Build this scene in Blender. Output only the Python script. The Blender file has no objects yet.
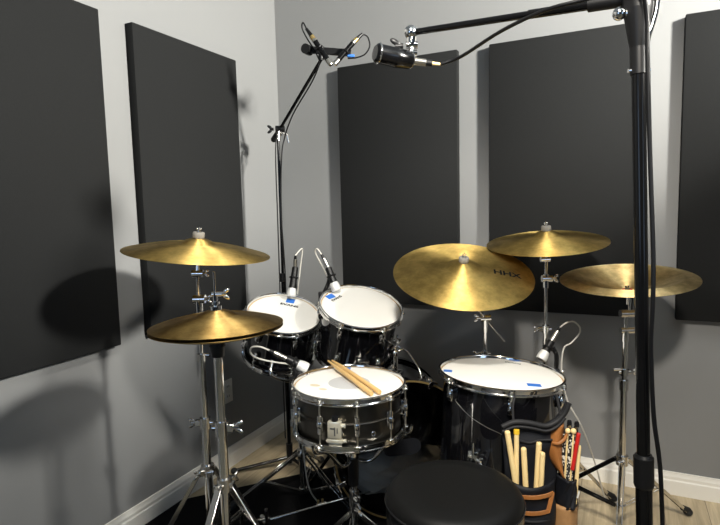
import bpy, bmesh, math, random
from math import pi, sin, cos, radians, sqrt, atan2
from mathutils import Vector as V, Matrix as Mx, Quaternion

random.seed(4)
SC = bpy.context.scene
COL = SC.collection

# ------------------------------------------------------------------ materials
def new_mat(name):
    m = bpy.data.materials.new(name); m.use_nodes = True
    return m, m.node_tree, m.node_tree.nodes['Principled BSDF']

def pmat(name, col, rough=.5, metal=0., noise=0., nscale=60., bump=0., bscale=400., coat=0., spec=.5, coords='Object', sheen=0.):
    m, nt, b = new_mat(name)
    b.inputs['Base Color'].default_value = (*col, 1)
    b.inputs['Roughness'].default_value = rough
    b.inputs['Metallic'].default_value = metal
    b.inputs['Coat Weight'].default_value = coat
    b.inputs['Coat Roughness'].default_value = .04
    b.inputs['Specular IOR Level'].default_value = spec
    b.inputs['Sheen Weight'].default_value = sheen
    tc = nt.nodes.new('ShaderNodeTexCoord')
    if noise:
        n = nt.nodes.new('ShaderNodeTexNoise'); n.inputs['Scale'].default_value = nscale; n.inputs['Detail'].default_value = 4
        nt.links.new(tc.outputs[coords], n.inputs['Vector'])
        r = nt.nodes.new('ShaderNodeMix'); r.data_type = 'RGBA'
        r.inputs['A'].default_value = (*[c * (1 - noise) for c in col], 1)
        r.inputs['B'].default_value = (*[min(1, c * (1 + noise)) for c in col], 1)
        nt.links.new(n.outputs['Fac'], r.inputs['Factor'])
        nt.links.new(r.outputs['Result'], b.inputs['Base Color'])
    if bump:
        n2 = nt.nodes.new('ShaderNodeTexNoise'); n2.inputs['Scale'].default_value = bscale; n2.inputs['Detail'].default_value = 3
        nt.links.new(tc.outputs[coords], n2.inputs['Vector'])
        bp = nt.nodes.new('ShaderNodeBump'); bp.inputs['Strength'].default_value = bump; bp.inputs['Distance'].default_value = .002
        nt.links.new(n2.outputs['Fac'], bp.inputs['Height']); nt.links.new(bp.outputs['Normal'], b.inputs['Normal'])
    return m

M = {}
M['wall'] = pmat('wall_paint', (.213, .216, .216), .5, bump=.05, bscale=250, noise=.02, nscale=3)
M['bounce_cut'] = pmat('dark_bounce_cut_wall', (.045, .065, .10), .9)  # unseen walls coloured dark blue to weaken and cool the bounced light
M['ceiling'] = pmat('ceiling_paint', (.25, .29, .34), .8, bump=.05, bscale=120)
M['trim'] = pmat('white_trim', (.80, .78, .72), .35, noise=.03, nscale=6)
M['panel'] = pmat('charcoal_fabric', (.0125, .013, .0132), .85, noise=.35, nscale=420, bump=.35, bscale=600, spec=.15)
M['chrome'] = pmat('chrome', (.80, .79, .77), .10, 1.)
M['chrome_soft'] = pmat('worn_chrome', (.72, .70, .66), .2, 1., noise=.08, nscale=90)
M['steel'] = pmat('brushed_nickel', (.66, .63, .57), .28, 1.)
M['black_lacquer'] = pmat('black_lacquer', (.004, .004, .005), .06, 0, coat=.6)
M['snare_shell'] = pmat('black_nickel_shell', (.105, .098, .085), .30, 1., noise=.12, nscale=30)
M['black_metal'] = pmat('black_powder_metal', (.0028, .0028, .003), .18, 0, spec=.4)
M['black_plastic'] = pmat('black_plastic', (.005, .005, .0055), .40, spec=.35)
M['rubber'] = pmat('black_rubber', (.012, .012, .012), .7)
M['cable'] = pmat('black_cable', (.004, .004, .0045), .35, spec=.35)
M['grey_cable'] = pmat('grey_cable', (.55, .53, .48), .4)
M['head'] = pmat('coated_head', (.80, .785, .735), .6, noise=.02, nscale=25, bump=.06, bscale=900)
M['head_worn'] = pmat('worn_coating', (.50, .50, .50), .5)
M['stain'] = pmat('tan_stain', (.62, .53, .38), .6)
M['bearing'] = pmat('maple_bearing_edge', (.62, .40, .17), .5, noise=.1, nscale=40)
M['tape'] = pmat('blue_tape', (.025, .15, .55), .6, noise=.1, nscale=80)
M['ink'] = pmat('black_ink', (.004, .004, .004), .8, spec=.1)
M['felt'] = pmat('grey_felt', (.20, .19, .17), .95, noise=.2, nscale=150)
M['red_felt'] = pmat('red_felt', (.45, .04, .02), .9, noise=.2, nscale=150)
M['vinyl'] = pmat('black_vinyl', (.0048, .0048, .0046), .5, bump=.12, bscale=350, spec=.22)
M['vinyl_side'] = pmat('black_gloss_vinyl', (.007, .007, .008), .22, bump=.05, bscale=200)
M['rug'] = pmat('black_rug_pile', (.004, .004, .0045), .95, spec=.15, noise=.5, nscale=250, bump=.8, bscale=300)
M['nylon'] = pmat('black_nylon', (.005, .0058, .0085), .6, spec=.3, noise=.3, nscale=60, bump=.3, bscale=500)
M['nylon2'] = pmat('black_binding', (.012, .012, .013), .6, spec=.3, noise=.3, nscale=120)
M['leather'] = pmat('tan_leather', (.30, .115, .03), .42, noise=.35, nscale=25, bump=.15, bscale=250)
M['suede'] = pmat('tan_suede', (.34, .18, .07), .7, noise=.2, nscale=60)
M['wood'] = pmat('hickory_stick', (.62, .40, .16), .4, noise=.15, nscale=30)
M['wood_pale'] = pmat('pale_maple_stick', (.74, .56, .27), .42, noise=.12, nscale=30)
M['red'] = pmat('red_stick', (.45, .015, .012), .35)
M['yellow'] = pmat('yellow_tip', (.75, .48, .03), .4)
M['cream'] = pmat('cream_metal', (.72, .68, .55), .22, .6)
M['pillow'] = pmat('grey_blanket', (.72, .68, .61), .9, noise=.15, nscale=9, bump=.5, bscale=14)
M['white_mesh'] = pmat('silver_grille', (.74, .74, .72), .45, .35, bump=.6, bscale=900)
M['plate'] = pmat('outlet_plate', (.72, .70, .65), .4)
M['dark_slot'] = pmat('dark_slot', (.05, .05, .05), .6)
M['badge'] = pmat('gold_inlay', (.55, .40, .16), .3, .8)

def patterned():
    m, nt, b = new_mat('black_white_pattern')
    tc = nt.nodes.new('ShaderNodeTexCoord')
    v = nt.nodes.new('ShaderNodeTexVoronoi'); v.inputs['Scale'].default_value = 130
    nt.links.new(tc.outputs['Object'], v.inputs['Vector'])
    r = nt.nodes.new('ShaderNodeValToRGB'); r.color_ramp.interpolation = 'CONSTANT'
    r.color_ramp.elements[0].color = (.62, .58, .5, 1); r.color_ramp.elements[1].position = .45; r.color_ramp.elements[1].color = (.012, .012, .012, 1)
    nt.links.new(v.outputs['Distance'], r.inputs['Fac']); nt.links.new(r.outputs['Color'], b.inputs['Base Color'])
    b.inputs['Roughness'].default_value = .4
    return m
M['pattern'] = patterned()

def floor_mat():
    m, nt, b = new_mat('laminate_planks')
    N = nt.nodes.new; L = nt.links.new
    tc = N('ShaderNodeTexCoord'); mp = N('ShaderNodeMapping'); mp.inputs['Rotation'].default_value = (0, 0, radians(0))
    L(tc.outputs['Object'], mp.inputs['Vector'])
    br = N('ShaderNodeTexBrick'); br.inputs['Scale'].default_value = 1; br.inputs['Brick Width'].default_value = 1.2
    br.inputs['Row Height'].default_value = .16; br.inputs['Mortar Size'].default_value = .0012; br.offset = .37
    br.inputs['Color1'].default_value = (.50, .41, .27, 1); br.inputs['Color2'].default_value = (.63, .53, .36, 1)
    br.inputs['Mortar'].default_value = (.16, .12, .08, 1)
    # planks run along world Y: swap the axes
    mp.inputs['Rotation'].default_value = (0, 0, radians(90))
    L(mp.outputs['Vector'], br.inputs['Vector'])
    mp2 = N('ShaderNodeMapping'); mp2.inputs['Scale'].default_value = (22, 1.6, 1); L(tc.outputs['Object'], mp2.inputs['Vector'])
    n = N('ShaderNodeTexNoise'); n.inputs['Scale'].default_value = 2.2; n.inputs['Detail'].default_value = 7; n.inputs['Roughness'].default_value = .62; n.inputs['Distortion'].default_value = .8
    L(mp2.outputs['Vector'], n.inputs['Vector'])
    rp = N('ShaderNodeValToRGB'); rp.color_ramp.elements[0].position = .3; rp.color_ramp.elements[0].color = (.62, .58, .52, 1); rp.color_ramp.elements[1].position = .68; rp.color_ramp.elements[1].color = (1.12, 1.1, 1.06, 1)
    L(n.outputs['Fac'], rp.inputs['Fac'])
    mx = N('ShaderNodeMix'); mx.data_type = 'RGBA'; mx.blend_type = 'MULTIPLY'; mx.inputs['Factor'].default_value = .8
    L(br.outputs['Color'], mx.inputs['A']); L(rp.outputs['Color'], mx.inputs['B']); L(mx.outputs['Result'], b.inputs['Base Color'])
    b.inputs['Roughness'].default_value = .38
    return m
M['floor'] = floor_mat()

def cymbal_mat(name, c1, c2, rough=.61, aniso=.86):
    m, nt, b = new_mat(name)
    N = nt.nodes.new; L = nt.links.new
    tc = N('ShaderNodeTexCoord')
    sep = N('ShaderNodeSeparateXYZ'); L(tc.outputs['Object'], sep.inputs[0])
    # radius -> fine lathe grooves
    ln = N('ShaderNodeVectorMath'); ln.operation = 'LENGTH'
    cb = N('ShaderNodeCombineXYZ'); L(sep.outputs['X'], cb.inputs['X']); L(sep.outputs['Y'], cb.inputs['Y']); L(cb.outputs[0], ln.inputs[0])
    n1 = N('ShaderNodeTexNoise'); n1.noise_dimensions = '1D'; n1.inputs['Scale'].default_value = 700; n1.inputs['Detail'].default_value = 2
    L(ln.outputs['Value'], n1.inputs['W'])
    bp = N('ShaderNodeBump'); bp.inputs['Strength'].default_value = .12; bp.inputs['Distance'].default_value = .0006
    n3 = N('ShaderNodeTexNoise'); n3.inputs['Scale'].default_value = 48; n3.inputs['Detail'].default_value = 2; L(tc.outputs['Object'], n3.inputs['Vector'])
    ad = N('ShaderNodeMath'); ad.operation = 'MULTIPLY_ADD'; ad.inputs[1].default_value = 1.1
    L(n3.outputs['Fac'], ad.inputs[0]); L(n1.outputs['Fac'], ad.inputs[2])
    L(ad.outputs[0], bp.inputs['Height']); L(bp.outputs['Normal'], b.inputs['Normal'])
    n2 = N('ShaderNodeTexNoise'); n2.inputs['Scale'].default_value = 14; n2.inputs['Detail'].default_value = 8; n2.inputs['Roughness'].default_value = .7
    L(tc.outputs['Object'], n2.inputs['Vector'])
    rp = N('ShaderNodeValToRGB'); rp.color_ramp.elements[0].position = .38; rp.color_ramp.elements[1].position = .62
    rp.color_ramp.elements[0].color = (*c1, 1); rp.color_ramp.elements[1].color = (*c2, 1)
    L(n2.outputs['Fac'], rp.inputs['Fac']); L(rp.outputs['Color'], b.inputs['Base Color'])
    b.inputs['Metallic'].default_value = 1; b.inputs['Roughness'].default_value = rough
    b.inputs['Anisotropic'].default_value = aniso; b.inputs['Anisotropic Rotation'].default_value = .25
    tg = N('ShaderNodeTangent'); tg.direction_type = 'RADIAL'; tg.axis = 'Z'
    L(tg.outputs[0], b.inputs['Tangent'])
    return m
M['bronze'] = cymbal_mat('lathed_bronze', (.46, .32, .095), (.72, .515, .175))
M['bronze_dark'] = cymbal_mat('aged_bronze', (.30, .19, .06), (.52, .36, .13))
M['bronze_china'] = cymbal_mat('dull_bronze', (.58, .43, .19), (.90, .71, .37), .62)

def clear_head():
    m, nt, b = new_mat('clear_film')
    b.inputs['Base Color'].default_value = (.55, .54, .52, 1); b.inputs['Roughness'].default_value = .05
    b.inputs['Transmission Weight'].default_value = 0
    tr = nt.nodes.new('ShaderNodeBsdfTransparent'); tr.inputs['Color'].default_value = (.88, .87, .85, 1)
    gl = nt.nodes.new('ShaderNodeBsdfGlossy'); gl.inputs['Roughness'].default_value = .06
    fr = nt.nodes.new('ShaderNodeFresnel'); fr.inputs['IOR'].default_value = 1.55
    mx = nt.nodes.new('ShaderNodeMixShader')
    nt.links.new(fr.outputs[0], mx.inputs[0]); nt.links.new(tr.outputs[0], mx.inputs[1]); nt.links.new(gl.outputs[0], mx.inputs[2])
    nt.links.new(mx.outputs[0], nt.nodes['Material Output'].inputs['Surface'])
    return m
M['clear'] = clear_head()

# ------------------------------------------------------------------ mesh builder (world coordinates)
def frame(p, z, xhint=V((1, 0, 0))):
    z = V(z).normalized(); x = V(xhint); x = x - z * x.dot(z)
    if x.length < 1e-4: x = V((0, 1, 0)) - z * z.y
    x.normalize(); y = z.cross(x)
    return Mx(((x.x, y.x, z.x, p[0]), (x.y, y.y, z.y, p[1]), (x.z, y.z, z.z, p[2]), (0, 0, 0, 1)))

def catmull(pts, n):
    P = [V(p) for p in pts]
    if len(P) < 3: return P
    out = []
    Q = [P[0] * 2 - P[1]] + P + [P[-1] * 2 - P[-2]]
    for i in range(1, len(Q) - 2):
        a, b, c, d = Q[i - 1:i + 3]
        for k in range(n):
            t = k / n
            out.append(.5 * ((2 * b) + (c - a) * t + (2 * a - 5 * b + 4 * c - d) * t * t + (3 * b - a - 3 * c + d) * t ** 3))
    out.append(P[-1]); return out

class MB:
    def __init__(s): s.bm = bmesh.new()
    def ring(s, c, x, y, r, n, r2=None):
        r2 = r if r2 is None else r2
        return [s.bm.verts.new(c + x * (r * cos(2 * pi * k / n)) + y * (r2 * sin(2 * pi * k / n))) for k in range(n)]
    def bridge(s, a, b):
        n = len(a)
        for k in range(n): s.bm.faces.new((a[k], a[(k + 1) % n], b[(k + 1) % n], b[k]))
    def tube(s, p0, p1, r0, r1=None, n=14):
        r1 = r0 if r1 is None else r1
        p0, p1 = V(p0), V(p1); f = frame(p0, p1 - p0); x, y = f.col[0].to_3d(), f.col[1].to_3d()
        a = s.ring(p0, x, y, r0, n); b = s.ring(p1, x, y, r1, n)
        s.bridge(a, b); s.bm.faces.new(a[::-1]); s.bm.faces.new(b); return s
    def path(s, pts, r, n=8, sub=6, r_end=None):
        P = catmull(pts, sub); m = len(P); prev = None; x = None
        for i, p in enumerate(P):
            t = (P[min(i + 1, m - 1)] - P[max(i - 1, 0)]).normalized()
            if x is None: x = frame(p, t).col[0].to_3d()
            x = (x - t * x.dot(t)).normalized(); y = t.cross(x)
            rr = r if r_end is None else r + (r_end - r) * i / (m - 1)
            a = s.ring(p, x, y, rr, n)
            if prev: s.bridge(prev, a)
            else: s.bm.faces.new(a[::-1])
            prev = a
        s.bm.faces.new(prev); return s
    def lathe(s, prof, mat, n=64, closed=False):
        rings = []
        for r, z in prof:
            if r < 1e-6: rings.append([s.bm.verts.new(mat @ V((0, 0, z)))])
            else: rings.append([s.bm.verts.new(mat @ V((r * cos(2 * pi * k / n), r * sin(2 * pi * k / n), z))) for k in range(n)])
        prs = list(zip(rings, rings[1:]))
        if closed: prs.append((rings[-1], rings[0]))
        for a, b in prs:
            for k in range(n):
                k2 = (k + 1) % n
                if len(a) == 1 and len(b) == 1: continue
                if len(a) == 1: s.bm.faces.new((a[0], b[k], b[k2]))
                elif len(b) == 1: s.bm.faces.new((a[k], b[0], a[k2]))
                else: s.bm.faces.new((a[k], b[k], b[k2], a[k2]))
        return s
    def box(s, size, mat=None, c=(0, 0, 0), bevel=0., seg=2):
        mat = mat or Mx.Identity(4)
        hx, hy, hz = [v / 2 for v in size]
        vs = [s.bm.verts.new(V((c[0] + sx * hx, c[1] + sy * hy, c[2] + sz * hz))) for sx in (-1, 1) for sy in (-1, 1) for sz in (-1, 1)]
        fs = []
        for q in ((0, 1, 3, 2), (4, 6, 7, 5), (0, 4, 5, 1), (2, 3, 7, 6), (0, 2, 6, 4), (1, 5, 7, 3)):
            fs.append(s.bm.faces.new([vs[i] for i in q]))
        if bevel:
            es = list({e for f in fs for e in f.edges})
            r = bmesh.ops.bevel(s.bm, geom=es, offset=bevel, segments=seg, affect='EDGES', profile=.5)
            vs = list({v for f in r['faces'] for v in f.verts} | {v for v in vs if v.is_valid})
        for v in vs: v.co = mat @ v.co
        return s
    def ball(s, c, r, mat=None, sc=(1, 1, 1), n=14):
        m = (mat or Mx.Identity(4)) if mat else Mx.Translation(c)
        rings = n // 2
        prof = [(r * sin(pi * i / rings), -r * cos(pi * i / rings)) for i in range(rings + 1)]
        prof[0] = (0, -r); prof[-1] = (0, r)
        return s.lathe(prof, m @ Mx.Diagonal((*sc, 1)), n)
    def torus(s, mat, R, r, n=64, m=8):
        return s.lathe([(R + r * cos(2 * pi * k / m), r * sin(2 * pi * k / m)) for k in range(m)], mat, n, closed=True)
    def strap(s, p0, p1, w, t, side):
        """flat bar from p0 to p1, width w along side, thickness t"""
        p0, p1 = V(p0), V(p1); z = p1 - p0; L = z.length
        f = frame((p0 + p1) / 2, z, side)
        return s.box((w, t, L), f, bevel=min(w, t) * .25, seg=1)
    def wing(s, p, ax, up=V((0, 0, 1)), k=1.):
        """wing nut / wing screw on axis ax: hub and two ears"""
        f = frame(p, ax, up); z = V(ax).normalized()
        s.tube(V(p), V(p) + z * .014 * k, .0055 * k, .0045 * k, 10)
        for sg in (-1, 1):
            m = f @ Mx.Translation((sg * .008 * k, 0, .014 * k)) @ Mx.Rotation(sg * .55, 4, 'Y')
            s.ball((0, 0, 0), .0070 * k, m, (.75, .35, 1.5), 10)
        return s
    def poly_prism(s, pts, mat, t0, t1):
        a = [s.bm.verts.new(mat @ V((x, y, t0))) for x, y in pts]; b = [s.bm.verts.new(mat @ V((x, y, t1))) for x, y in pts]
        s.bridge(a, b); s.bm.faces.new(a[::-1]); s.bm.faces.new(b); return s
    def build(s, name, mat, parent=None, root=None, label=None, sharp=38, flat=False):
        """root: thing whose location the mesh is expressed in"""
        bmesh.ops.recalc_face_normals(s.bm, faces=s.bm.faces)
        org = V((0, 0, 0))
        q = parent
        while q is not None:
            org += q.location; q = q.parent
        bmesh.ops.translate(s.bm, vec=-org, verts=s.bm.verts)
        for f in s.bm.faces: f.smooth = not flat
        for e in s.bm.edges:
            if len(e.link_faces) == 2 and e.calc_face_angle(0) > radians(sharp): e.smooth = False
        me = bpy.data.meshes.new(name); s.bm.to_mesh(me); s.bm.free(); me.materials.append(M[mat])
        o = bpy.data.objects.new(name, me); COL.objects.link(o)
        if parent is not None: o.parent = parent
        if label: o['label'] = label
        return o

def tag(o, label=None, cat=None, group=None, kind=None):
    if label: o['label'] = label
    if cat: o['category'] = cat
    if group: o['group'] = group
    if kind: o['kind'] = kind
    return o
def thing(name, loc, label, cat, group=None):
    o = bpy.data.objects.new(name, None); o.empty_display_size = .05
    COL.objects.link(o); o.location = loc
    return tag(o, label, cat, group)
def center_mesh(o):
    """put the origin of a single-mesh thing at the middle of its base"""
    vs = o.data.vertices
    mn = V([min(v.co[i] for v in vs) for i in range(3)]); mx = V([max(v.co[i] for v in vs) for i in range(3)])
    c = V(((mn.x + mx.x) / 2, (mn.y + mx.y) / 2, mn.z))
    for v in vs: v.co -= c
    o.location = c
    return o

def text_mesh(body, size, mat, name, bold=0.0):
    cu = bpy.data.curves.new(name, 'FONT'); cu.body = body; cu.size = size; cu.align_x = 'CENTER'; cu.align_y = 'CENTER'; cu.offset = bold
    t = bpy.data.objects.new(name + '_tmp', cu); COL.objects.link(t)
    dg = bpy.context.evaluated_depsgraph_get(); dg.update()
    me = bpy.data.meshes.new_from_object(t.evaluated_get(dg)); me.name = name
    bpy.data.objects.remove(t); bpy.data.curves.remove(cu)
    me.materials.clear(); me.materials.append(M[mat])
    return me

# ------------------------------------------------------------------ camera
f_px, yaw, pitch, roll = 537.50, 0.4483, 0.0986, -0.0242
CAM = V((1.7248, -2.5815, 1.2607))
F = V((-sin(yaw) * cos(pitch), cos(yaw) * cos(pitch), -sin(pitch)))
R0 = V((cos(yaw), sin(yaw), 0)); U0 = R0.cross(F)
Rv = R0 * cos(roll) + U0 * sin(roll); Uv = -R0 * sin(roll) + U0 * cos(roll)
cd = bpy.data.cameras.new('camera'); cam = bpy.data.objects.new('camera', cd); COL.objects.link(cam)
cam.matrix_world = Mx(((Rv.x, Uv.x, -F.x, CAM.x), (Rv.y, Uv.y, -F.y, CAM.y), (Rv.z, Uv.z, -F.z, CAM.z), (0, 0, 0, 1)))
cd.sensor_width = 36; cd.lens = f_px / 720 * 36; cd.clip_start = .05
SC.camera = cam

# ------------------------------------------------------------------ room
RX, RY, RZ = 4.3, -4.6, 2.62
def slab(name, x0, x1, y0, y1, z0, z1, mat):
    o = MB().box((x1 - x0, y1 - y0, z1 - z0), Mx.Translation(((x0 + x1) / 2, (y0 + y1) / 2, (z0 + z1) / 2))).build(name, mat, flat=True)
    return tag(o, kind='structure')
slab('floor', -.1, RX + .1, RY - .1, .1, -.1, 0, 'floor')
slab('ceiling', -.1, RX + .1, RY - .1, .1, RZ, RZ + .1, 'ceiling')
slab('wall_left', -.1, 0, RY - .1, .1, 0, RZ, 'wall')
slab('wall_back', 0, RX, 0, .1, 0, RZ, 'wall')
slab('wall_right', RX, RX + .1, RY - .1, .1, 0, RZ, 'bounce_cut')
slab('wall_front', 0, RX, RY - .1, RY, 0, RZ, 'bounce_cut')
M['fill_pane'], _nt, _b = new_mat('blue_fill_glow')  # glowing panes added as bluish fill and for streaks in the chrome
_b.inputs['Base Color'].default_value = (.05, .05, .05, 1); _b.inputs['Emission Color'].default_value = (.50, .70, 1, 1); _b.inputs['Emission Strength'].default_value = 2.6
wf = MB()
for a_ in ((1.0, .06, .05, .45, 2.125), (1.0, .06, .05, .45, .925), ):
    wf.box((a_[0], .04, a_[2]), Mx.Translation((.95, RY + .02, a_[4])))
for x_ in (.475, .95, 1.425): wf.box((.05, .04, 1.2), Mx.Translation((x_, RY + .02, 1.525)))
wf = tag(wf.build('added_fill_window_1', 'trim', flat=True), kind='structure')  # added frame around the first fill pane, behind the camera
MB().box((.9, .006, 1.15), Mx.Translation((.95, RY + .005, 1.525))).build('pane', 'fill_pane', wf)
wf = MB()
for z_ in (.925, 1.525, 2.125): wf.box((.04, 1.0, .05), Mx.Translation((RX - .02, -3.3, z_)))
for y_ in (-3.775, -2.825): wf.box((.04, .05, 1.2), Mx.Translation((RX - .02, y_, 1.525)))
wf = tag(wf.build('added_fill_window_2', 'trim', flat=True), kind='structure')  # second added fill pane, for streaks on the right of the tubes
MB().box((.006, .9, 1.15), Mx.Translation((RX - .005, -3.3, 1.525))).build('pane', 'fill_pane', wf)
# added unseen blockers right of the last panel, shaped to shade the lower walls
slab('shade_blocker', 2.80, 2.92, -1.05, 0, 0, 1.82, 'wall')
slab('tall_shade_blocker', 2.80, 2.92, -1.365, -1.05, 0, 2.005, 'wall')  # taller part, added to darken the low left wall
def baseboard(name, p0, p1, inward):
    h, t = .099, .0146
    d = (V(p1) - V(p0)); L = d.length; d.normalize(); inw = V(inward)
    prof = [(0, 0), (t, 0), (t, h * .62), (t * .8, h * .68), (t * .8, h * .80), (t * .55, h * .9), (t * .5, h), (0, h)]
    mb = MB(); rows = []
    for q in (V(p0), V(p1)): rows.append([mb.bm.verts.new(q + inw * a + V((0, 0, b))) for a, b in prof])
    mb.bridge(rows[0], rows[1]); mb.bm.faces.new(rows[0][::-1]); mb.bm.faces.new(rows[1])
    return tag(mb.build(name, 'trim', sharp=20), kind='structure')
baseboard('baseboard_left', (0, RY, 0), (0, 0, 0), (1, 0, 0))
baseboard('baseboard_back', (0, 0, 0), (RX, 0, 0), (0, -1, 0))
baseboard('baseboard_right', (RX, 0, 0), (RX, RY, 0), (-1, 0, 0))
baseboard('baseboard_front', (RX, RY, 0), (0, RY, 0), (0, 1, 0))

# ceiling lights: one right of the kit by the right wall, one nearer the camera, one added for the drum heads
L1P, L2P, L3P = 280, 1450, 270
def spot_lamp(p, aim, power, col, label, half, wide, soft=.09):
    """ceiling spot: stem, can and lens, its beam aimed along aim"""
    p = V(p); d = V(aim).normalized()
    t = thing('ceiling_spotlight', p, label, 'spotlight')
    MB().tube((p.x, p.y, RZ - .0005), (p.x, p.y, RZ - .025), .05, n=24).tube((p.x, p.y, RZ - .02), p - d * .16, .008, n=12).build('ceiling_mount', 'black_metal', t)
    fm = frame(p, d, V((0, 0, 1)).cross(d))
    MB().lathe([(0, -.20), (.06, -.19), (.105, -.06), (.11, -.012), (.104, -.012), (.10, -.05), (0, -.055)], fm, 40).build('lamp_can', 'black_metal', t)
    ld = bpy.data.lights.new('lamp_beam', 'SPOT'); ld.shadow_soft_size = soft; ld.energy = power; ld.color = col
    ld.spot_size = 2 * radians(half); ld.spot_blend = 1
    lo = bpy.data.objects.new('lamp_beam', ld); COL.objects.link(lo); lo.parent = t
    z = -d; x = V((0, 0, 1)).cross(z).normalized(); y = z.cross(x)
    lo.matrix_local = Mx(((x.x, y.x, z.x, 0), (x.y, y.y, z.y, 0), (x.z, y.z, z.z, 0), (0, 0, 0, 1))) @ Mx.Diagonal((wide, 1, 1, 1))
spot_lamp((3.6, -1.47, 2.37), (-1, .26, .03), L2P, (1, .97, .89), 'black ceiling spotlight near the right wall aimed at the left wall', 43, 1.55, .14)
spot_lamp((2.0, -2.75, 2.42), (.22, 2.6, -2.0), L1P, (1, .93, .82), 'black ceiling spotlight behind the camera aimed at the back wall', 35, 1.0)
spot_lamp((1.62, -2.38, 2.50), (-.74, 1.52, -1.75), L3P, (1, .95, .86), 'added unseen spotlight behind the drum seat, brightening the drum heads', 30, 1)  # added lamp that brightens the drum heads and cymbals

# ------------------------------------------------------------------ acoustic panels
def panel(axis, a0, a1, label):
    z0, z1, d = .7726, 1.9926, .0405
    mb = MB()
    if axis == 'x': mb.box((d, a1 - a0, z1 - z0), Mx.Translation((d / 2 + .0005, (a0 + a1) / 2, (z0 + z1) / 2)), bevel=.004)
    else: mb.box((a1 - a0, d, z1 - z0), Mx.Translation(((a0 + a1) / 2, -d / 2 - .0005, (z0 + z1) / 2)), bevel=.004)
    o = center_mesh(mb.build('acoustic_panel', 'panel'))
    return tag(o, label, 'acoustic panel', 'charcoal acoustic panels on the walls')
panel('x', -1.1776 - .61, -1.1776, 'charcoal acoustic panel on the left wall nearest the camera, cut by the picture edge')
panel('x', -1.0308, -.4100, 'charcoal acoustic panel on the left wall next to the corner, behind the left crash')
panel('y', .398, 1.0304, 'charcoal fabric acoustic panel on the back wall nearest the room corner, behind the rack toms')
panel('y', 1.1792, 1.789, 'charcoal fabric acoustic panel on the back wall behind the right crash and black boom stand')
panel('y', 1.9484, 2.558, 'charcoal fabric acoustic panel cut by the right picture edge')

# wall outlet
wp = thing('wall_outlet', (0, -.548, .325), 'white wall outlet low on the left wall, half hidden by the hi-hat pole', 'outlet')
MB().box((.006, .072, .115), Mx.Translation((.0035, -.548, .3825)), bevel=.002).build('cover_plate', 'plate', wp)
for dz in (-.025, .025):
    so = MB().box((.003, .034, .03), Mx.Translation((.0075, -.548, .3825 + dz)), bevel=.001).build('socket', 'plate', wp)
    MB().box((.001, .003, .010), Mx.Translation((.0093, -.555, .3845 + dz))).box((.001, .003, .010), Mx.Translation((.0093, -.542, .3845 + dz))).build('slot', 'dark_slot', so)

# rug, turned to face the room corner like the kit
P0 = V((.216, -.674, 0)); e1 = V((.667, .745, 0)); e2 = V((.745, -.667, 0))
rm = frame(P0, (0, 0, 1), e1)
rug = MB().poly_prism([(.78, 0), (.78, -1.45), (-.75, -1.45), (-.75, 0)], rm, .0005, .006)
rug = tag(center_mesh(rug.build('rug', 'rug', flat=True)), 'flat black pile rug under the drum kit on the wood floor', 'rug')

# ------------------------------------------------------------------ drums
def local(mat, x, y, z): return mat @ V((x, y, z))
def polar(mat, r, a, z): return mat @ V((r * cos(a), r * sin(a), z))

def hoop(mat, R, z, up, parent, lug_az, mat_name='chrome', name='hoop'):
    """triple-flanged hoop: z is the rim height, up=+1 batter side, -1 resonant side"""
    s = up
    prof = [(R + .0025, z), (R + .0045, z - s * .001), (R + .0045, z - s * .004), (R + .001, z - s * .005), (R, z - s * .017), (R + .006, z - s * .019), (R + .006, z - s * .023), (R - .003, z - s * .022), (R - .003, z - s * .003), (R - .001, z)]
    mb = MB().lathe(prof, mat, 80, closed=True)
    for a in lug_az:       # ears that the rods pull on
        f = mat @ Mx.Rotation(a, 4, 'Z')
        mb.box((.013, .024, .007), f, (R + .006, 0, z - s * .020), bevel=.002, seg=1)
    return mb.build(name, mat_name, parent)

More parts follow.
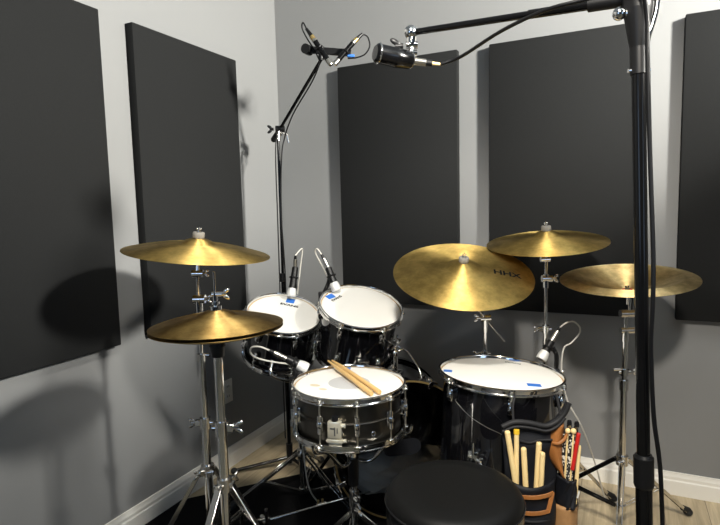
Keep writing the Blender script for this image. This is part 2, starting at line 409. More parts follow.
def drum(name, label, mat, R, depth, lug_az, shell_mat='black_lacquer', group=None, tube_lugs=False, lug_len=.045):
    c = mat @ V((0, 0, -depth))
    t = thing(name, c, label, 'drum', group)
    rs = R - .014
    MB().lathe([(rs, -.016), (rs, -depth + .016), (rs - .006, -depth + .016), (rs - .006, -.016)], mat, 80, closed=True).build('shell', shell_mat, t)
    hd = MB().lathe([(0, -.0075), (rs - .006, -.0075), (rs + .003, -.009), (rs + .008, -.014), (rs + .008, -.0185), (rs + .006, -.0185), (rs + .0055, -.015), (rs - .006, -.009), (0, -.009)], mat, 80).build('batter_head', 'head', t)
    MB().lathe([(0, -depth + .006), (rs, -depth + .006), (rs + .008, -depth + .014), (rs + .008, -depth + .018), (rs + .004, -depth + .016), (0, -depth + .0075)], mat, 64).build('resonant_head', 'clear', t)
    MB().lathe([(rs + .0085, -.0195), (rs + .0085, -.0135), (rs + .0095, -.013), (rs + .0098, -.0195)], mat, 80, closed=True).build('counter_hoop', 'bearing', hd)
    hoop(mat, R, 0, 1, t, lug_az); hoop(mat, R, -depth, -1, t, lug_az)
    for a in lug_az:
        f = mat @ Mx.Rotation(a, 4, 'Z')
        if tube_lugs:
            mb = MB(); zc = -depth / 2
            for sg in (-1, 1): mb.tube(f @ V((rs + .017, 0, zc + sg * .028)), f @ V((rs + .017, 0, zc + sg * .005)), .0075, .0075, 12)
            mb.box((.015, .017, .050), f, (rs + .008, 0, zc), bevel=.005)
            mb.ball((0, 0, 0), .010, f @ Mx.Translation((rs + .017, 0, zc)), (1, 1, 1.6))
            lg = mb.build('lug', 'chrome', t)
            MB().tube(f @ V((rs + .017, 0, .004 - .02)), f @ V((rs + .017, 0, zc + .026)), .0028, n=8).box((.009, .009, .010), f, (rs + .017, 0, -.013), bevel=.002, seg=1).build('tension_rod', 'steel', lg)
            MB().tube(f @ V((rs + .017, 0, zc - .026)), f @ V((rs + .017, 0, -depth + .018)), .0028, n=8).build('tension_rod', 'steel', lg)
        else:
            for sg, zb in ((1, 0), (-1, -depth)):
                zl = zb - sg * (.034 + lug_len / 2 + .008)
                mb = MB().box((.015, .019, lug_len), f, (rs + .007, 0, zl), bevel=.006, seg=2)
                mb.ball((0, 0, 0), .0105, f @ Mx.Translation((rs + .013, 0, zl)), (1, 1, lug_len / .024))
                mb.tube(f @ V((rs + .019, 0, zl + sg * lug_len * .30)), f @ V((rs + .019, 0, zl + sg * (lug_len * .5 + .006))), .006, n=10)
                lg = mb.build('lug', 'chrome', t)
                MB().tube(f @ V((rs + .019, 0, zb - sg * .016)), f @ V((rs + .019, 0, zl + sg * .012)), .0028, n=8).box((.009, .009, .011), f, (rs + .019, 0, zb - sg * .011), bevel=.002, seg=1).build('tension_rod', 'steel', lg)
    return t, hd

def on_head(mat, p):           # world point -> head coordinates
    return mat.inverted() @ V(p)
HZ = -.0073                    # just above the head film
def tape(mat, p, ang, w, h, hd, skew=0):
    q = on_head(mat, p); f = mat @ Mx.Translation((q.x, q.y, HZ)) @ Mx.Rotation(ang, 4, 'Z')
    return MB().poly_prism([(-w / 2, -h / 2), (w / 2 - skew, -h / 2), (w / 2, h / 2), (-w / 2 + skew, h / 2)], f, 0, .0008).build('tape', 'tape', hd, label='blue masking tape on the drum head', flat=True)
def head_text(mat, body, pL, pR, hd, bold=.0, height=None):
    a, b = on_head(mat, pL), on_head(mat, pR); d = (b - a); ang = atan2(d.y, d.x)
    me = text_mesh(body, .02, 'ink', 'printed_logo', bold)
    xs = [v.co.x for v in me.vertices]; w = max(xs) - min(xs); k = sqrt(d.x ** 2 + d.y ** 2) / w
    kh = k if height is None else height / .0146
    f = mat @ Mx.Translation(((a.x + b.x) / 2, (a.y + b.y) / 2, HZ + .0002)) @ Mx.Rotation(ang, 4, 'Z') @ Mx.Diagonal((k, kh, 1, 1))
    org = hd.location + hd.parent.location
    for v in me.vertices: v.co = f @ v.co - org
    o = bpy.data.objects.new('printed_logo', me); COL.objects.link(o); o.parent = hd; o['label'] = 'black printed brand lettering'
    return o

K = radians
# -- floor tom
FTc = V((1.361, -.694, .679)); FTm = frame(FTc, (.044, .034, 1))
ftd = .415
ft, fth = drum('floor_tom', 'large black lacquer floor tom with white head and three pieces of blue tape', FTm, .213, ftd, [K(-79 + 9 + 60 * k) for k in range(6)])
tape(FTm, (1.190, -.772, .675), .25, .030, .026, fth); tape(FTm, (1.375, -.484, .657), -.05, .044, .036, fth, .006); tape(FTm, (1.486, -.782, .662), .3, .044, .030, fth)
head_text(FTm, 'EVANS', (1.346, -.537, .66), (1.405, -.540, .658), fth, .0006, .012)
for a in (-100, 20, 140):
    f = FTm @ Mx.Rotation(K(a), 4, 'Z'); r = .213 - .014
    br = MB().box((.022, .034, .05), f, (r + .010, 0, -.245), bevel=.005).wing(f @ V((r + .02, .017, -.245)), f.to_3x3() @ V((.3, 1, 0)), k=1.1).build('leg_bracket', 'chrome', ft)
    p = f @ V((r + .018, 0, -.19)); q = V((p.x + (p.x - FTc.x) * .18, p.y + (p.y - FTc.y) * .18, .018))
    lg = MB().path([p, V((p.x, p.y, .25)), V((p.x, p.y, .14)), q], .0055, 10, 4).build('leg', 'chrome', ft)
    MB().tube(q - V((0, 0, .0175)), q + V((0, 0, .02)), .012, .009, 12).build('rubber_foot', 'rubber', lg)

# -- rack toms
TLm = frame((.441, -.674, .831), (.352, -.247, 1)); TRm = frame((.777, -.607, .869), (.306, -.269, 1))
tl, tlh = drum('rack_tom', 'smaller black rack tom on the left, nearest the room corner, with bold black logo', TLm, .1585, .225, [K(-39 + 60 * k) for k in range(6)], group='black rack toms')
tr, trh = drum('rack_tom', 'larger black rack tom on the right, directly behind the snare, white head tilted forward', TRm, .1700, .245, [K(-94 + 60 * k) for k in range(6)], group='black rack toms')
tape(TLm, (.409, -.573, .861), .42, .040, .036, tlh, .003); head_text(TLm, 'EVANS', (.386, -.621, .855), (.459, -.590, .838), tlh, .0010, .016)
tape(TRm, (.641, -.622, .899), 1.25, .042, .030, trh, .003); head_text(TRm, 'EVANS', (.662, -.648, .885), (.674, -.588, .899), trh, .0009, .014)

# -- snare
SNc = V((.942, -1.06, .706)); SNm = frame(SNc, (.003, .006, 1))
snd = .165
sn, snh = drum('snare_drum', 'dark metal snare drum with chrome lugs and a worn white head on a chrome stand', SNm, .181, snd, [K(-56 + 36 * k) for k in range(10)], 'snare_shell', tube_lugs=True)
MB().torus(SNm @ Mx.Translation((0, 0, -snd / 2)), .1685, .0042, 80, 8).build('bead', 'snare_shell', sn)
q = on_head(SNm, (.943, -1.06, .7))
MB().lathe([(0, HZ + .0003), (.066, HZ + .0003), (.068, HZ)], SNm @ Mx.Translation((q.x, q.y, 0)), 48).build('worn_patch', 'head_worn', snh, label='grey worn spot in the middle of the head')
for px_, r in (((.854, -1.128, .7), .014), ((.897, -1.152, .7), .011)):
    q = on_head(SNm, px_); MB().lathe([(0, HZ + .0002), (r * .8, HZ + .0002), (r, HZ)], SNm @ Mx.Translation((q.x, q.y, 0)) @ Mx.Diagonal((1.3, .8, 1, 1)), 24).build('stain', 'stain', snh)
tape(SNm, (.868, -.936, .699), .45, .036, .046, snh, .006)
# strainer (throw-off) facing the camera
f = SNm @ Mx.Rotation(K(-77), 4, 'Z'); r = .167
st = MB().box((.022, .042, .052), f, (r + .013, 0, -.092), bevel=.004).box((.016, .050, .012), f, (r + .016, 0, -.126), bevel=.003).box((.012, .040, .012), f, (r + .012, 0, -.138), bevel=.003).tube(f @ V((r + .012, .020, -.08)), f @ V((r + .012, .032, -.08)), .007, n=12).tube(f @ V((r + .012, .022, -.128)), f @ V((r + .012, .034, -.126)), .006, n=12).build('strainer', 'cream', sn, label='cream metal snare strainer')
MB().tube(f @ V((r + .013, 0, -.066)), f @ V((r + .013, 0, -.052)), .010, .009, 16).build('strainer_knob', 'black_plastic', st)
MB().box((.002, .004, .026), f, (r + .0245, .002, -.095)).box((.002, .012, .004), f, (r + .0245, -.006, -.086)).box((.002, .003, .016), f, (r + .0245, .010, -.092)).build('strainer_slot', 'dark_slot', st)
f = SNm @ Mx.Rotation(K(-38), 4, 'Z')
MB().torus(f @ Mx.Translation((.168, 0, -.118)) @ Mx.Rotation(pi / 2, 4, 'Y'), .0058, .0018, 20, 8).build('vent_grommet', 'chrome', sn)
# snare stand, only its top shows
ss = thing('snare_stand', (.945, -1.05, 0), 'chrome snare stand under the dark snare drum', 'drum stand')
bz = SNc.z - snd
mb = MB()
for k in range(3):
    a = K(-100 + 120 * k); d = V((cos(a), sin(a), 0)); c = V((.945, -1.05, 0))
    mb.path([c + V((0, 0, .435)), c + d * .06 + V((0, 0, .432)), c + d * .13 + V((0, 0, bz - .035)), c + d * .186 + V((0, 0, bz - .012)), c + d * .197 + V((0, 0, bz + .012))], .0065, 10, 5)
mb.build('basket', 'chrome', ss)
MB().tube((.945, -1.05, .345), (.945, -1.05, .44), .017, .019, 20).build('basket_adjuster', 'black_plastic', ss)
MB().tube((.945, -1.05, .44), (.945, -1.05, .47), .013, n=20).tube((.945, -1.05, .12), (.945, -1.05, .36), .011, n=16).build('tube', 'chrome', ss)
MB().tube((.945, -1.05, .275), (.945, -1.05, .325), .017, n=16).wing((.958, -1.065, .305), (.7, -.6, 0), k=1.7).wing((.955, -1.06, .262), (.8, -.3, .1), k=1.3).tube((.945, -1.05, .25), (.945, -1.05, .275), .0145, n=16).build('height_collar', 'chrome', ss)
for k in range(3):
    a = K(40 + 120 * k); d = V((cos(a), sin(a), 0)); c = V((.945, -1.05, 0)); sd = d.cross(V((0, 0, 1)))
    lg = MB()
    for s_ in (-1, 1): lg.strap(c + d * .02 + sd * s_ * .006 + V((0, 0, .235)), c + d * .22 + sd * s_ * .005 + V((0, 0, .028)), .002, .014, sd)
    lg.strap(c + d * .012 + V((0, 0, .11)), c + d * .13 + V((0, 0, .12)), .008, .003, sd)
    lg = lg.build('leg', 'chrome_soft', ss)
    MB().tube(c + d * .205 + V((0, 0, .040)), c + d * .235 + V((0, 0, .0195)), .010, .011, 10).build('rubber_foot', 'rubber', lg)

# -- bass drum: batter faces the drum seat, body points at the room corner
BN = V((.6, -.8, 0)); BC = V((.975, -.65, .300)); Bm = frame(BC, BN, V((.8, .6, 0)))
bR, bd = .274, .36
bass = thing('bass_drum', BC - BN * .18 - V((0, 0, .297)), 'black lacquer bass drum on the floor behind the snare, with a clear head', 'drum')
MB().lathe([(bR, -.03), (bR, -bd + .03), (bR - .008, -bd + .03), (bR - .008, -.03)], Bm, 96, closed=True).build('shell', 'black_lacquer', bass)
for z in (-.012, -bd + .012):
    hp = MB().lathe([(bR + .013, z + .021), (bR + .013, z - .021), (bR + .004, z - .021), (bR + .004, z + .021)], Bm, 96, closed=True).build('hoop', 'black_lacquer', bass)
    sg = 1 if z > -.1 else -1
    MB().lathe([(bR + .0125, z + sg * .0212), (bR + .0125, z + sg * .0225), (bR + .0055, z + sg * .0225), (bR + .0055, z + sg * .0212)], Bm, 96, closed=True).build('hoop_inlay', 'badge', hp)
bh = MB().lathe([(0, .001), (bR - .01, .001), (bR + .003, -.004)], Bm, 96).build('batter_head', 'clear', bass)
MB().lathe([(0, -bd), (bR - .01, -bd), (bR + .003, -bd + .005), (bR + .003, -bd + .007), (bR - .01, -bd + .0015), (0, -bd + .0015)], Bm, 96).build('front_head', 'black_lacquer', bass)
pts = [(.045 + .033 * cos(a), .033 * sin(a)) for a in [K(-90 + 15 * k) for k in range(13)]] + [(-.045 + .033 * cos(a), .033 * sin(a)) for a in [K(90 + 15 * k) for k in range(13)]]
MB().poly_prism(pts, Bm @ Mx.Translation((-.012, .012, 0)), .0015, .003).build('impact_patch', 'nylon', bh, label='black oblong impact patch')
for k in range(8):
    a = K(22.5 + 45 * k); fm = Bm @ Mx.Rotation(a, 4, 'Z')
    if abs(a - K(270)) < .5: continue
    cl = MB().box((.020, .020, .034), fm, (bR + .018, 0, -.012), bevel=.003, seg=1).box((.03, .020, .006), fm, (bR + .006, 0, .014), bevel=.002, seg=1).tube(fm @ V((bR + .024, 0, .012)), fm @ V((bR + .024, 0, .032)), .005, n=10).tube(fm @ V((bR + .024, -.016, .032)), fm @ V((bR + .024, .016, .032)), .0045, n=10)
    cl.tube(fm @ V((bR + .022, 0, -.03)), fm @ V((bR + .022, 0, -.09)), .003, n=8).build('claw', 'chrome', bass)
    MB().box((.018, .02, .05), fm, (bR + .011, 0, -.105), bevel=.006).build('lug', 'chrome', bass)
# tom holder on the bass drum top, reaching the right rack tom
hb = BC - BN * .13 + V((0, 0, bR + .004))
th = MB().box((.055, .055, .020), Mx.Translation(hb), bevel=.005).tube(hb, hb + V((0.0, 0.0, .085)), .012, n=16).ball(hb + V((0, 0, .085)), .017).build('tom_holder', 'chrome', bass)
# black spurs
for sg in (-1, 1):
    p = Bm @ V((sg * bR * .93, -.10, -bd + .09)); q = p + V((.8, .6, 0)) * sg * .10 - BN * .08; q.z = .0205
    MB().tube(p, q, .008, n=10).ball(q, .0115).build('spur', 'black_metal', bass)
# grey blanket stuffed behind the clear head
mb = MB(); n = 60
def blob(u, v): return .05 + .02 * sin(5.1 * u + 2 * v) * cos(3.7 * v) + .020 * (1 - abs(sin(5 * u - 4 * v + .8))) ** 2 + .016 * (1 - abs(sin(7 * (u + .7 * v) + 2 + .8 * sin(4 * v)))) ** 2
rows = []
for j in range(n + 1):
    row = []
    for i in range(n + 1):
        u, v = -1 + 2 * i / n, -1 + 2 * j / n
        x = u * .205 * sqrt(1 - .35 * v * v); y = -.125 + v * .095 * sqrt(1 - .3 * u * u)
        edge = max(0., 1 - max(abs(u), abs(v)) ** 6)
        row.append(mb.bm.verts.new(Bm @ V((x, y, -.10 + (.045 + blob(u, v) * .55) * edge))))
    rows.append(row)
for j in range(n):
    for i in range(n): mb.bm.faces.new((rows[j][i], rows[j][i + 1], rows[j + 1][i + 1], rows[j + 1][i]))
bl = mb.build('blanket', 'pillow', None, sharp=80); md = bl.modifiers.new('thick', 'SOLIDIFY'); md.thickness = .03; md.offset = -1
tag(center_mesh(bl), 'wrinkled grey blanket stuffed inside the bass drum behind its clear head', 'blanket')

# ------------------------------------------------------------------ cymbals
def cymbal(name, label, c, n, R, mat, prof_kind='crash', bell=.055, group=None, xh=V((1, 0, 0)), h=.030, bell_h=.017):
    m = frame(c, n, xh)
    t = .0011; N = 40
    def zof(r):
        if prof_kind == 'china':
            rb = .77 * R
            if r < bell: return -.034 - .014 * (1 - (r / bell) ** 2)
            if r < rb: k = (r - bell) / (rb - bell); return -.034 + .041 * k ** 1.25
            k = (r - rb) / (R - rb); return .007 - .010 * k ** 1.2
        if r < bell: return h + bell_h * (1 - (r / bell) ** 2.6)
        k = (r - bell) / (R - bell); return h * (1 - k ** 1.55)
    rs = [.006 + (R - .006) * i / N for i in range(N + 1)]
    top = [(r, zof(r)) for r in rs]; bot = [(r, zof(r) - t) for r in rs]
    mb = MB().lathe(bot[::-1] + top, Mx.Identity(4), 128, closed=True)
    o = mb.build(name, mat, None, sharp=60)
    o.matrix_world = m
    tag(o, label, 'cymbal', group)
    return o, m, zof
crL, crLm, zL = cymbal('crash_cymbal', 'bronze crash cymbal on the left, high above the hi-hat', (.512, -1.257, 1.135), (.123, .004, 1), .2286, 'bronze', group='crash cymbals')
hz_top = V((.747, -1.455, .959))
hatT, hTm, _ = cymbal('hi_hat_cymbal', 'upper hi-hat cymbal, dark bronze, facing up below the left crash', hz_top, (-.012, .004, 1), .178, 'bronze_dark', h=.026, bell_h=.014, group='hi-hat cymbals')
hatB, hBm, _ = cymbal('hi_hat_cymbal', 'lower hi-hat cymbal, facing down, seen as a thin dark rim', hz_top - V((0, 0, .010)), (.012, -.004, -1), .178, 'bronze_dark', h=.026, bell_h=.014, group='hi-hat cymbals')
ride, rdm, zR = cymbal('ride_cymbal', 'largest bronze cymbal, tilted to the camera above the floor tom, lettered in black', (1.216, -.659, 1.018), (.181, -.357, 1), .254, 'bronze', bell=.062)
crR, crRm, _ = cymbal('crash_cymbal', 'bronze crash cymbal on the right, highest, above the tilted ride', (1.474, -.374, 1.114), (-.015, -.156, 1), .2286, 'bronze', group='crash cymbals')
chn, chm, _ = cymbal('china_cymbal', 'dull bronze china cymbal mounted upside down at the far right, with a red felt', (1.759, -.44, .992), (-.023, -.137, 1), .2286, 'bronze_china', 'china', bell=.045)
# lettering on the ride
a = rdm.inverted() @ V((1.3235, -.632, 1.047)); b = rdm.inverted() @ V((1.44, -.60, 1.04))
me = text_mesh('HHX', .05, 'ink', 'printed_logo', .0013)
Vx = [v.co.x for v in me.vertices]; wd = max(Vx) - min(Vx)
ctr = rdm.inverted() @ V((1.372, -.640, 1.020)); ctr.z = 0
tdir = rdm.inverted().to_3x3() @ V((.95, .30, -.06)); ang = atan2(tdir.y, tdir.x)
k = .098 / wd
for v in me.vertices:
    q = V((v.co.x * k, v.co.y * k * .95, 0)); q.rotate(Quaternion((0, 0, 1), ang)); q += ctr
    q.z = zR(sqrt(q.x ** 2 + q.y ** 2)) + .0007; v.co = q
lo = bpy.data.objects.new('printed_logo', me); COL.objects.link(lo); lo.parent = ride; lo['label'] = 'black printed HHX lettering'

# ------------------------------------------------------------------ stands
def collar(mb, c, r, h, wing_dir=None, k=1.):
    c = V(c); mb.tube(c - V((0, 0, h / 2)), c + V((0, 0, h / 2)), r, n=18)
    if wing_dir:
        d = V(wing_dir).normalized()
        mb.box((.026, .016, h * .6), frame(c + d * (r + .004), (0, 0, 1), d), bevel=.003, seg=1)
        mb.wing(c + d * (r + .012), d, k=k)
        mb.tube(c - d * (r + .008), c, .0065, n=10)
    return mb

def cymbal_top(stand, m, zbase, felt='felt'):
    """stem, felts and wing nut through a cymbal whose frame is m; zbase is the bell underside"""
    low = felt == 'red_felt'
    MB().tube(m @ V((0, 0, zbase - .050)), m @ V((0, 0, zbase + (.020 if low else .038))), .0030, n=10).build('threaded_stem', 'chrome', stand)
    MB().tube(m @ V((0, 0, zbase - .016)), m @ V((0, 0, zbase - .0022)), .014, .013, 18).build('lower_felt', 'felt', stand)
    if low: MB().tube(m @ V((0, 0, zbase + .0012)), m @ V((0, 0, zbase + .007)), .017, .016, 20).build('felt_washer', felt, stand)
    else: MB().lathe([(0, zbase + .0012), (.0165, zbase + .0012), (.0185, zbase + .004), (.0185, zbase + .018), (.0165, zbase + .021), (0, zbase + .021)], m, 24).build('felt_washer', felt, stand)
    nz = m.to_3x3() @ V((0, 0, 1)); zt_ = zbase + (.007 if low else .021)
    MB().tube(m @ V((0, 0, zt_)), m @ V((0, 0, zt_ + .003)), .009, n=16).wing(m @ V((0, 0, zt_ + .001)), nz, up=V((.9, .43, 0)), k=.55).build('wing_nut', 'black_plastic' if low else 'chrome_soft', stand)

def tripod(stand, c, hub_z, strut_z, azs, reach, leg_mat='chrome', width=.009, foot_r=.013, two=True, mat_over={}):
    c = V((c[0], c[1], 0))
    for i, az in enumerate(azs):
        d = V((cos(K(az)), sin(K(az)), 0)); sd = d.cross(V((0, 0, 1)))
        foot = c + d * reach + V((0, 0, .026)); top = c + d * .022 + V((0, 0, hub_z))
        mb = MB()
        if two:
            for s_ in (-1, 1): mb.strap(top + sd * s_ * width, foot + sd * s_ * width * .8, .0025, .013, sd)
        else: mb.strap(top, foot, .022, .004, sd)
        mid = top.lerp(foot, .55); lo_ = c + d * .018 + V((0, 0, strut_z))
        for s_ in (-1, 1): mb.strap(lo_ + sd * s_ * .006, mid + sd * s_ * width * .9, .0025, .010, sd)
        mb.tube(mid - sd * .014, mid + sd * .014, .004, n=8); mb.tube(top - sd * .014, top + sd * .014, .005, n=8)
        lg = mb.build('leg', mat_over.get(i, leg_mat), stand)
        dv = (foot - top).normalized()
        MB().tube(foot - dv * .030, foot - V((0, 0, .0005)) + d * .012, foot_r * .85, foot_r, 12).ball(foot + d * .010 - V((0, 0, .006)), foot_r * 1.15, None, (1.2, 1.2, 1)).build('rubber_foot', 'rubber', lg)
    mb = MB(); collar(mb, c + V((0, 0, hub_z)), .021, .036, (cos(K(azs[0] + 60)), sin(K(azs[0] + 60)), 0)); mb.build('leg_collar', 'chrome_soft', stand)
    mb = MB(); collar(mb, c + V((0, 0, strut_z)), .018, .022); mb.build('strut_collar', 'chrome_soft', stand)

RT = V((.9, .43, 0))           # along the picture's horizontal
# left crash stand
c = V((.509, -1.262, 0))
s = thing('cymbal_stand', c, 'chrome cymbal stand behind the hi-hat, carrying the left crash', 'cymbal stand', 'chrome cymbal stands')
MB().tube(c + V((0, 0, .05)), c + V((0, 0, .575)), .0125, n=18).build('lower_tube', 'chrome', s)
MB().tube(c + V((0, 0, .57)), c + V((0, 0, .795)), .0105, n=18).build('middle_tube', 'chrome', s)
MB().tube(c + V((0, 0, .79)), c + V((0, 0, 1.068)), .0065, n=14).build('upper_rod', 'chrome', s)
mb = MB(); collar(mb, c + V((0, 0, .572)), .0175, .036, -RT, 1.15); mb.build('height_clamp', 'chrome', s)
mb = MB(); collar(mb, c + V((0, 0, .792)), .0135, .026); mb.tube(c + V((0, 0, .800)), c + V((0, 0, .800)) + RT * .026, .006, n=10).build('memory_lock', 'chrome_soft', s)
mb = MB(); mb.tube(c + V((0, 0, .985)) - RT * .016, c + V((0, 0, .985)) + RT * .022, .014, n=18).wing(c + V((0, 0, .985)) + RT * .022, RT, k=.9).tube(c + V((0, 0, .935)), c + V((0, 0, .985)), .012, .013, n=16).build('ratchet', 'chrome', s)
mb = MB(); mb.tube(c + V((0, 0, 1.068)) - RT * .016, c + V((0, 0, 1.068)) + RT * .020, .012, n=18).tube(c + V((0, 0, 1.068)), crLm @ V((0, 0, -.004)), .008, .006, n=12).wing(c + V((0, 0, 1.068)) + RT * .02, RT, k=.8).build('tilter', 'chrome', s)
cymbal_top(s, crLm, .0455)
tripod(s, c, .41, .17, (200, 320, 80), .25, 'chrome_soft')

# hi-hat stand
c = V((.747, -1.457, 0))
s = thing('hi_hat_stand', c, 'chrome hi-hat stand in front, its thick pole holding the two hi-hat cymbals', 'hi-hat stand')
MB().tube(c + V((0, 0, .03)), c + V((0, 0, .675)), .0135, n=20).build('lower_tube', 'chrome', s)
MB().tube(c + V((0, 0, .67)), c + V((0, 0, .885)), .0125, n=20).build('upper_tube', 'chrome', s)
MB().tube(c + V((0, 0, .87)), c + V((0, 0, .900)), .017, .021, 20).tube(c + V((0, 0, .900)), c + V((0, 0, .912)), .023, .019, 20).build('cymbal_seat', 'black_plastic', s)
mb = MB(); collar(mb, c + V((0, 0, .668)), .0185, .040, RT, 1.25); mb.build('height_clamp', 'chrome', s)
MB().tube(c + V((0, 0, .88)), c + V((0, 0, 1.103)), .0032, n=10).build('pull_rod', 'chrome', s)
q = c + V((0, 0, 1.000))
MB().tube(q, q + V((0, 0, .010)), .016, n=18).tube(q + V((0, 0, .010)), q + V((0, 0, .048)), .0068, n=14).tube(q + V((0, 0, .015)), q + V((0, 0, .022)), .011, n=14).tube(q + V((0, 0, .042)) - RT * .008, q + V((0, 0, .042)) + RT * .020, .0065, n=12).wing(q + V((0, 0, .042)) + RT * .016, RT, k=1.0).build('clutch', 'chrome', s)
tripod(s, c, .505, .16, (25, 145, 265), .27, 'chrome_soft', two=False, foot_r=.015)
MB().box((.085, .26, .012), frame(c + V((.05, -.19, .055)), V((-.10, .32, 1)), V((.95, .3, 0))), bevel=.003).build('pedal_board', 'chrome_soft', s)
MB().box((.10, .30, .006), frame(c + V((.05, -.16, .005)), (0, 0, 1), V((.95, .3, 0))), bevel=.002).tube(c + V((0, 0, .03)), c + V((.02, -.08, .06)), .006, n=8).build('pedal_base', 'black_metal', s)

# ride stand with boom arm
E_ = V((1.1985, -.628, .963)); T_ = V((1.242, -.41, .806)); bdv = (T_ - E_).normalized(); c = V((1.242, -.41, 0))
s = thing('cymbal_stand', c, 'chrome boom cymbal stand behind the floor tom, under the tilted ride', 'cymbal stand', 'chrome cymbal stands')
MB().tube(c + V((0, 0, .05)), c + V((0, 0, .52)), .0125, n=18).build('lower_tube', 'chrome', s)
MB().tube(c + V((0, 0, .5)), c + V((0, 0, .79)), .0095, n=18).build('upper_tube', 'chrome', s)
mb = MB(); collar(mb, c + V((0, 0, .655)), .015, .03, -RT, 1.); mb.build('height_clamp', 'chrome_soft', s)
mb = MB(); mb.tube(T_ - RT * .02, T_ + RT * .022, .016, n=18).tube(T_ - V((0, 0, .06)), T_, .012, .015, n=16).wing(T_ - RT * .02, -RT, k=1.1).build('boom_tilter', 'chrome', s)
MB().tube(E_, T_ + bdv * .245, .0055, n=12).build('boom_arm', 'chrome', s)
mb = MB(); mb.tube(E_ - RT * .014, E_ + RT * .016, .011, n=16).tube(E_, rdm @ V((0, 0, 0)), .007, .006, n=12).build('tilter', 'chrome', s)
cymbal_top(s, rdm, .0455)
tripod(s, c, .33, .14, (100, 340, 30), .22, 'chrome_soft')

# right crash stand
c = V((1.474, -.374, 0))
s = thing('cymbal_stand', c, 'chrome cymbal stand carrying the right crash, rising between floor tom and back wall', 'cymbal stand', 'chrome cymbal stands')
MB().tube(c + V((0, 0, .05)), c + V((0, 0, .50)), .0125, n=18).build('lower_tube', 'chrome', s)
MB().tube(c + V((0, 0, .49)), c + V((0, 0, .775)), .0105, n=18).build('middle_tube', 'chrome', s)
MB().tube(c + V((0, 0, .77)), c + V((0, 0, 1.05)), .0068, n=14).build('upper_rod', 'chrome', s)
mb = MB(); collar(mb, c + V((0, 0, .770)), .014, .030, -RT, .9); mb.build('height_clamp', 'chrome', s)
mb = MB(); mb.tube(c + V((0, 0, .972)) - RT * .016, c + V((0, 0, .972)) + RT * .024, .014, n=18).tube(c + V((0, 0, .935)), c + V((0, 0, .99)), .012, n=16).wing(c + V((0, 0, .972)) + RT * .024, RT, k=1.1).build('ratchet', 'chrome', s)
mb = MB(); mb.tube(c + V((0, 0, 1.048)) - RT * .022, c + V((0, 0, 1.048)) + RT * .014, .011, n=18).tube(c + V((0, 0, 1.048)), crRm @ V((0, 0, -.004)), .008, .006, n=12).build('tilter', 'chrome', s)
cymbal_top(s, crRm, .0455)
tripod(s, c, .34, .15, (37, 157, 277), .31, 'chrome')

# china stand
c = V((1.757, -.44, 0)); off = V((.004, 0, 0))
s = thing('cymbal_stand', c, 'chrome double-braced cymbal stand under the upside-down china cymbal', 'cymbal stand', 'chrome cymbal stands')
MB().tube(c + V((0, 0, .10)), c + V((0, 0, .60)), .0125, n=18).build('lower_tube', 'chrome', s)
MB().tube(c + V((0, 0, .59)), c + V((0, 0, .79)), .0095, n=18).build('upper_tube', 'chrome', s)
MB().tube(c + V((0, 0, .79)), c + V((0, 0, .86)), .0075, n=14).tube(c + V((.012, .005, .86)), c + V((.012, .005, .93)), .0055, n=12).build('upper_rod', 'chrome', s)
mb = MB(); collar(mb, c + V((0, 0, .645)), .015, .024, RT, .9); mb.tube(c + V((0, 0, .655)) - RT * .04, c + V((0, 0, .655)), .005, n=8); collar(mb, c + V((0, 0, .597)), .0165, .036); mb.build('height_clamp', 'chrome', s)
mb = MB(); mb.tube(c + V((0, 0, .800)) - RT * .018, c + V((0, 0, .800)) + RT * .04, .012, n=18).tube(c + V((0, 0, .76)), c + V((0, 0, .80)), .013, n=16).wing(c + V((0, 0, .800)) + RT * .04, RT, k=1.1).build('ratchet', 'chrome', s)
mb = MB(); mb.tube(c + V((0, 0, .862)) - RT * .020, c + V((0, 0, .862)) + RT * .030, .014, n=18).wing(c + V((0, 0, .862)) + RT * .03, RT, k=1.2).build('tilter', 'chrome_soft', s)
cymbal_top(s, chm, -.0490, 'red_felt')
tripod(s, c, .31, .125, (47, 163, 268), .35, 'chrome', mat_over={1: 'black_metal'})

# stand of the left rack tom
c = V((.492, -.655, 0))
s = thing('tom_stand', c, 'chrome double-braced stand behind the snare under the left rack tom', 'drum stand')
zt = .60
MB().tube(c + V((0, 0, .03)), c + V((0, 0, .36)), .0135, n=18).build('lower_tube', 'chrome_soft', s)
MB().tube(c + V((0, 0, .35)), c + V((-.0, 0, zt - .045)), .011, n=18).build('upper_tube', 'chrome_soft', s)
q = TLm @ V((.08, -.10, -.13)); 
q2 = TLm @ (V((cos(K(-70)), sin(K(-70)), 0)) * .147 + V((0, 0, -.15)))
MB().path([c + V((0, 0, zt - .05)), c + V((.02, -.05, zt - .06)), V((q2.x + .02, q2.y - .035, zt - .01)), q2 + V((.004, -.012, 0))], .0075, 10, 5).build('mount_arm', 'chrome', s)
mb = MB(); collar(mb, c + V((0, 0, .36)), .018, .034, RT, 1.); mb.build('height_clamp', 'chrome_soft', s)
tripod(s, c, .20, .03, (225, 345, 105), .30, 'chrome_soft')

